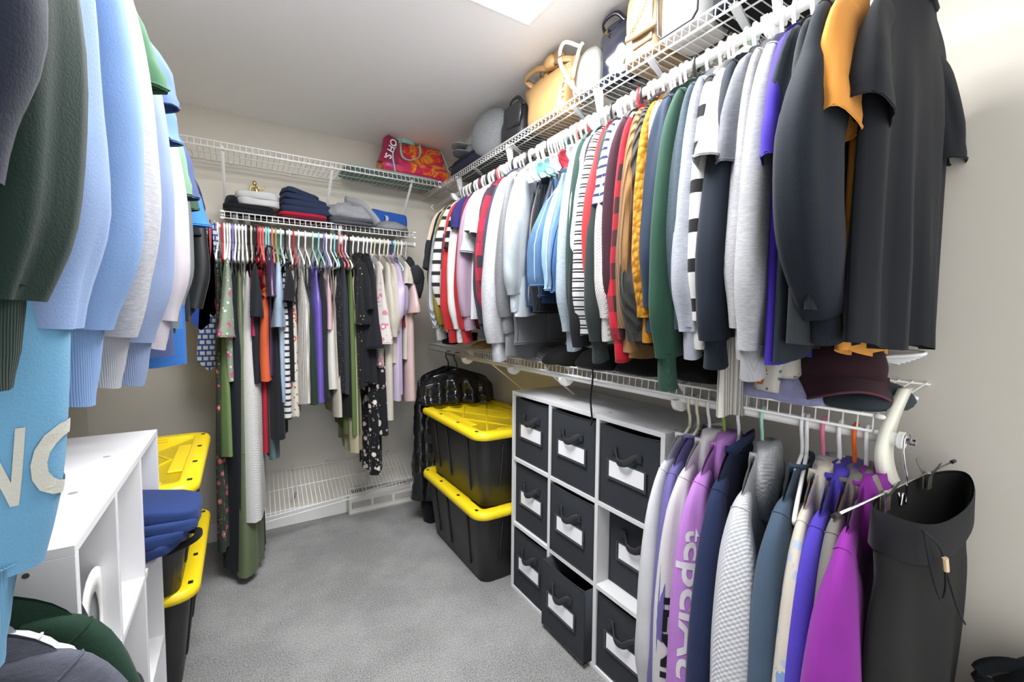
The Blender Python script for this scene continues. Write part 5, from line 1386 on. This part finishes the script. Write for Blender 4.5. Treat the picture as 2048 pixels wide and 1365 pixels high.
# ------------------------------------------------------------------ black skirt on a metal clip hanger at the end of the low rod
t = thing('skirt_hanger', 'chrome clip hanger hooked over the end of the low rod', 'hanger', (ROD_X - .01, .290, 1.017), PI - .03)
hk = [(-.0165 * math.cos(a), 0, .0165 * math.sin(a)) for a in np.radians(np.linspace(-30, 185, 14))] + [(.017, 0, -.015), (.006, 0, -.045), (-.006, 0, -.062), (-.006, 0, -.080)]
obj('hook', MB().tube(hk, .0019, 7), CHROME, t, True)
obj('bar', MB().tube([(-.26, 0, -.080), (.27, 0, -.080)], .0022, 8), CHROME, t, True)
obj('loop', MB().tube(catmull([(-.006, 0, -.080), (-.020, -.003, -.105), (-.016, -.003, -.125), (-.004, -.003, -.100), (.006, -.003, -.125), (.018, -.003, -.095)], 20), .0017, 6), CHROME, t, True)
for xx in (-.26, .27):
    obj('end_cap', MB().tube([(xx - .008, 0, -.080), (xx + .008, 0, -.080)], .0042, 8), BLACK_PLASTIC, t)
CK = plain('clip_steel', '#9a978c', .3, metal=.85)
for xx in (-.115, .085):
    c = MB()
    for s in (-1, 1):
        P = [(-.010, s * .003, -.112), (.010, s * .003, -.112), (.007, s * .004, -.085), (.010, s * .014, -.062), (.007, s * .017, -.054), (-.007, s * .017, -.054), (-.010, s * .014, -.062), (-.007, s * .004, -.085)]
        V = [(xx + a, b, z) for a, b, z in P] + [(xx + a, b + s * .0015, z) for a, b, z in P]; n_ = len(P)
        c.add(V, [tuple(range(n_)), tuple(range(n_, 2 * n_))[::-1]] + [(i, (i + 1) % n_, n_ + (i + 1) % n_, n_ + i) for i in range(n_)])
    obj('clip', c, CK, t)
    obj('clip_spring', MB().tube([(xx - .006, 0, -.082), (xx + .006, 0, -.082)], .0045, 8), CHROME, t)
t = thing('trousers', 'black fleece trousers clipped by the waist, nearest the viewer', 'trousers', (ROD_X + .008, .268, 1.017 - .095), PI - .03, 'clothes on the lower right rod')
BT = fabric('#121318'); BT2 = fabric('#1a1822')
V = []; mm, nn = 26, 44
for i in range(mm):
    u = i / (mm - 1); z = -.62 * u
    wdt = .195 + .03 * math.sin(PI * min(1, u * 1.4)) - .02 * math.exp(-((u - .2) / .07) ** 2); ty = .030 - .004 * u
    for j in range(nn):
        a = 2 * PI * j / nn; c_, s_ = math.cos(a), math.sin(a)
        sag = -.035 * (1 - c_ * c_) * max(0, 1 - u * 5) * (1 if s_ > 0 else .15)
        V.append((.0 + wdt * np.sign(c_) * abs(c_) ** .8 - .02, ty * s_ * (1 + .3 * math.exp(-u * 12)) + .007 * math.sin(4 * c_ * 2 + 5 * u) * u, z + sag))
obj('body', MB().grid(V, mm, nn, True), BT, t, True)
V = []
for i, (z, k_) in enumerate(((.004, 1.0), (-.004, 1.03), (-.060, 1.05), (-.068, 1.0))):
    for j in range(44):
        a = 2 * PI * j / 44; c_, s_ = math.cos(a), math.sin(a)
        V.append((.198 * k_ * np.sign(c_) * abs(c_) ** .8 - .02, .0335 * k_ * s_ * 1.25, z - .035 * (1 - c_ * c_) * (1 if s_ > 0 else .15)))
obj('waistband', MB().grid(V, 4, 44, True), BT2, t, True)
obj('pocket_seam', MB().tube(catmull([(.06, .048, -.09), (-.06, .042, -.22), (-.17, .030, -.30)], 16), .0018, 5), BT2, t, True)
obj('drawstring', MB().tube(catmull([(.14, .042, -.02), (.12, .052, -.10), (.08, .054, -.15), (.055, .052, -.13), (.09, .052, -.06), (.16, .045, -.01)], 30), .0018, 6), fabric('#25262b'), t, True)
obj('cord_end', MB().tube([(.082, .056, -.075), (.072, .056, -.10)], .0042, 8), plain('cord_tip', '#d8bf9a', .4), t)
obj('zip_pull', MB().box((-.06, .036, -.58), (-.045, .042, -.53), .002), CK, t)

# ------------------------------------------------------------------ black bag on the floor by the right wall
t = thing('backpack', 'black fabric backpack slumped against the right wall', 'backpack', (1.275, .10, 0))
obj('body', soft([(0, .075, .12, 0, 0, 4), (.02, .085, .14, 0, 0, 4), (.3, .085, .14, 0, 0, 3.4), (.48, .075, .115, .005, -.01, 3), (.575, .05, .085, .01, -.02, 2.6), (.605, .02, .05, .012, -.03, 2.2)], 34, 20, .007, 4, 61, .006), fabric('#20252c'), t, True)
obj('handle', strap([(0, .02, .585), (-.02, .075, .575), (-.03, .105, .545), (-.03, .09, .515)], .016, .006, 18), fabric('#1a1e25'), t, True)
obj('strap', strap([(-.08, .06, .50), (-.105, .10, .46), (-.10, .115, .36), (-.09, .09, .20)], .02, .006, 20), fabric('#39404a'), t, True)

# ------------------------------------------------------------------ things in the left organizer
OG = 'things in the left organizer'
z2 = 2 * lch + .015 + .0015
t = thing('folded_shorts', 'royal navy folded shorts spilling out of the far top cell', 'shorts', (-.275, LY0 + 2.5 * lcw + .012, z2), 0, OG)
NB = fabric('#2a4078')
for i, (w1, d1, h1, dx) in enumerate(((.22, .20, .030, .02), (.24, .20, .034, .03), (.25, .19, .032, .045), (.24, .18, .034, .05))):
    obj('fold', slab(w1, d1, h1, 90 + i, .005, 5, .005), NB, t, True, loc=(dx, 0, i * .031 + .012), rot=(0, .10 * (i - 1), .03 * i))
obj('waistband', MB().tube(catmull([(.10, -.06, .012), (.155, -.03, .02), (.16, .03, .018), (.10, .07, .010)], 18), .010, 6), fabric('#16181f'), t, True)
tag(obj('undershirt', slab(.20, .19, .010, 97, .002, 5), fabric('#c9ccd4'), None, True, loc=(-.29, LY0 + 2.5 * lcw + .01, z2)), 'pale grey undershirt beneath the royal navy shorts', 'shirt', OG)
z1 = lch + .015 + .0015
t = thing('sandal', 'white sandal with quilted grey footbed in the nearest top cell', 'sandal', (-.335, LY0 + .72 * lcw + .02, z2), 0, OG)
WT = plain('white_rubber', '#dcdcd8', .45)
obj('sole', soft([(0, .12, .042, 0, 0, 3), (.006, .125, .045, 0, 0, 3), (.024, .122, .043, 0, 0, 3)], 30, 7), WT, t, True)
obj('footbed', soft([(.024, .114, .038, 0, 0, 3), (.028, .11, .036, 0, 0, 3)], 30, 4), fabric('#7d868d'), t, True)
obj('foot_strap', MB().tube(catmull([(.10, -.05, .01), (.10, -.058, .07), (.10, -.03, .14), (.10, .03, .14), (.10, .058, .08), (.10, .05, .01)], 24), .024, 6, flat=(1, .12), up=(1, 0, 0)), WT, t, True)
obj('buckle', MB().box((.085, .056, .030), (.115, .066, .068), .003), plain('ivory_buckle', '#d2cfc4', .4), t)
crumpled('beanie', 'dark navy beanie standing in the nearest top cell', 'hat', (-.292, LY0 + .30 * lcw + .02, z2), (.16, .10, .235), fabric('#1f2634'), 101, 0, OG, .004, .004)
crumpled('sock_bundle', 'dark navy socks bundled in the centre cell', 'socks', (-.29, LY0 + 1.5 * lcw + .01, z1), (.20, .19, .15), fabric('#1c2436'), 103, 0, OG, .005, .008)
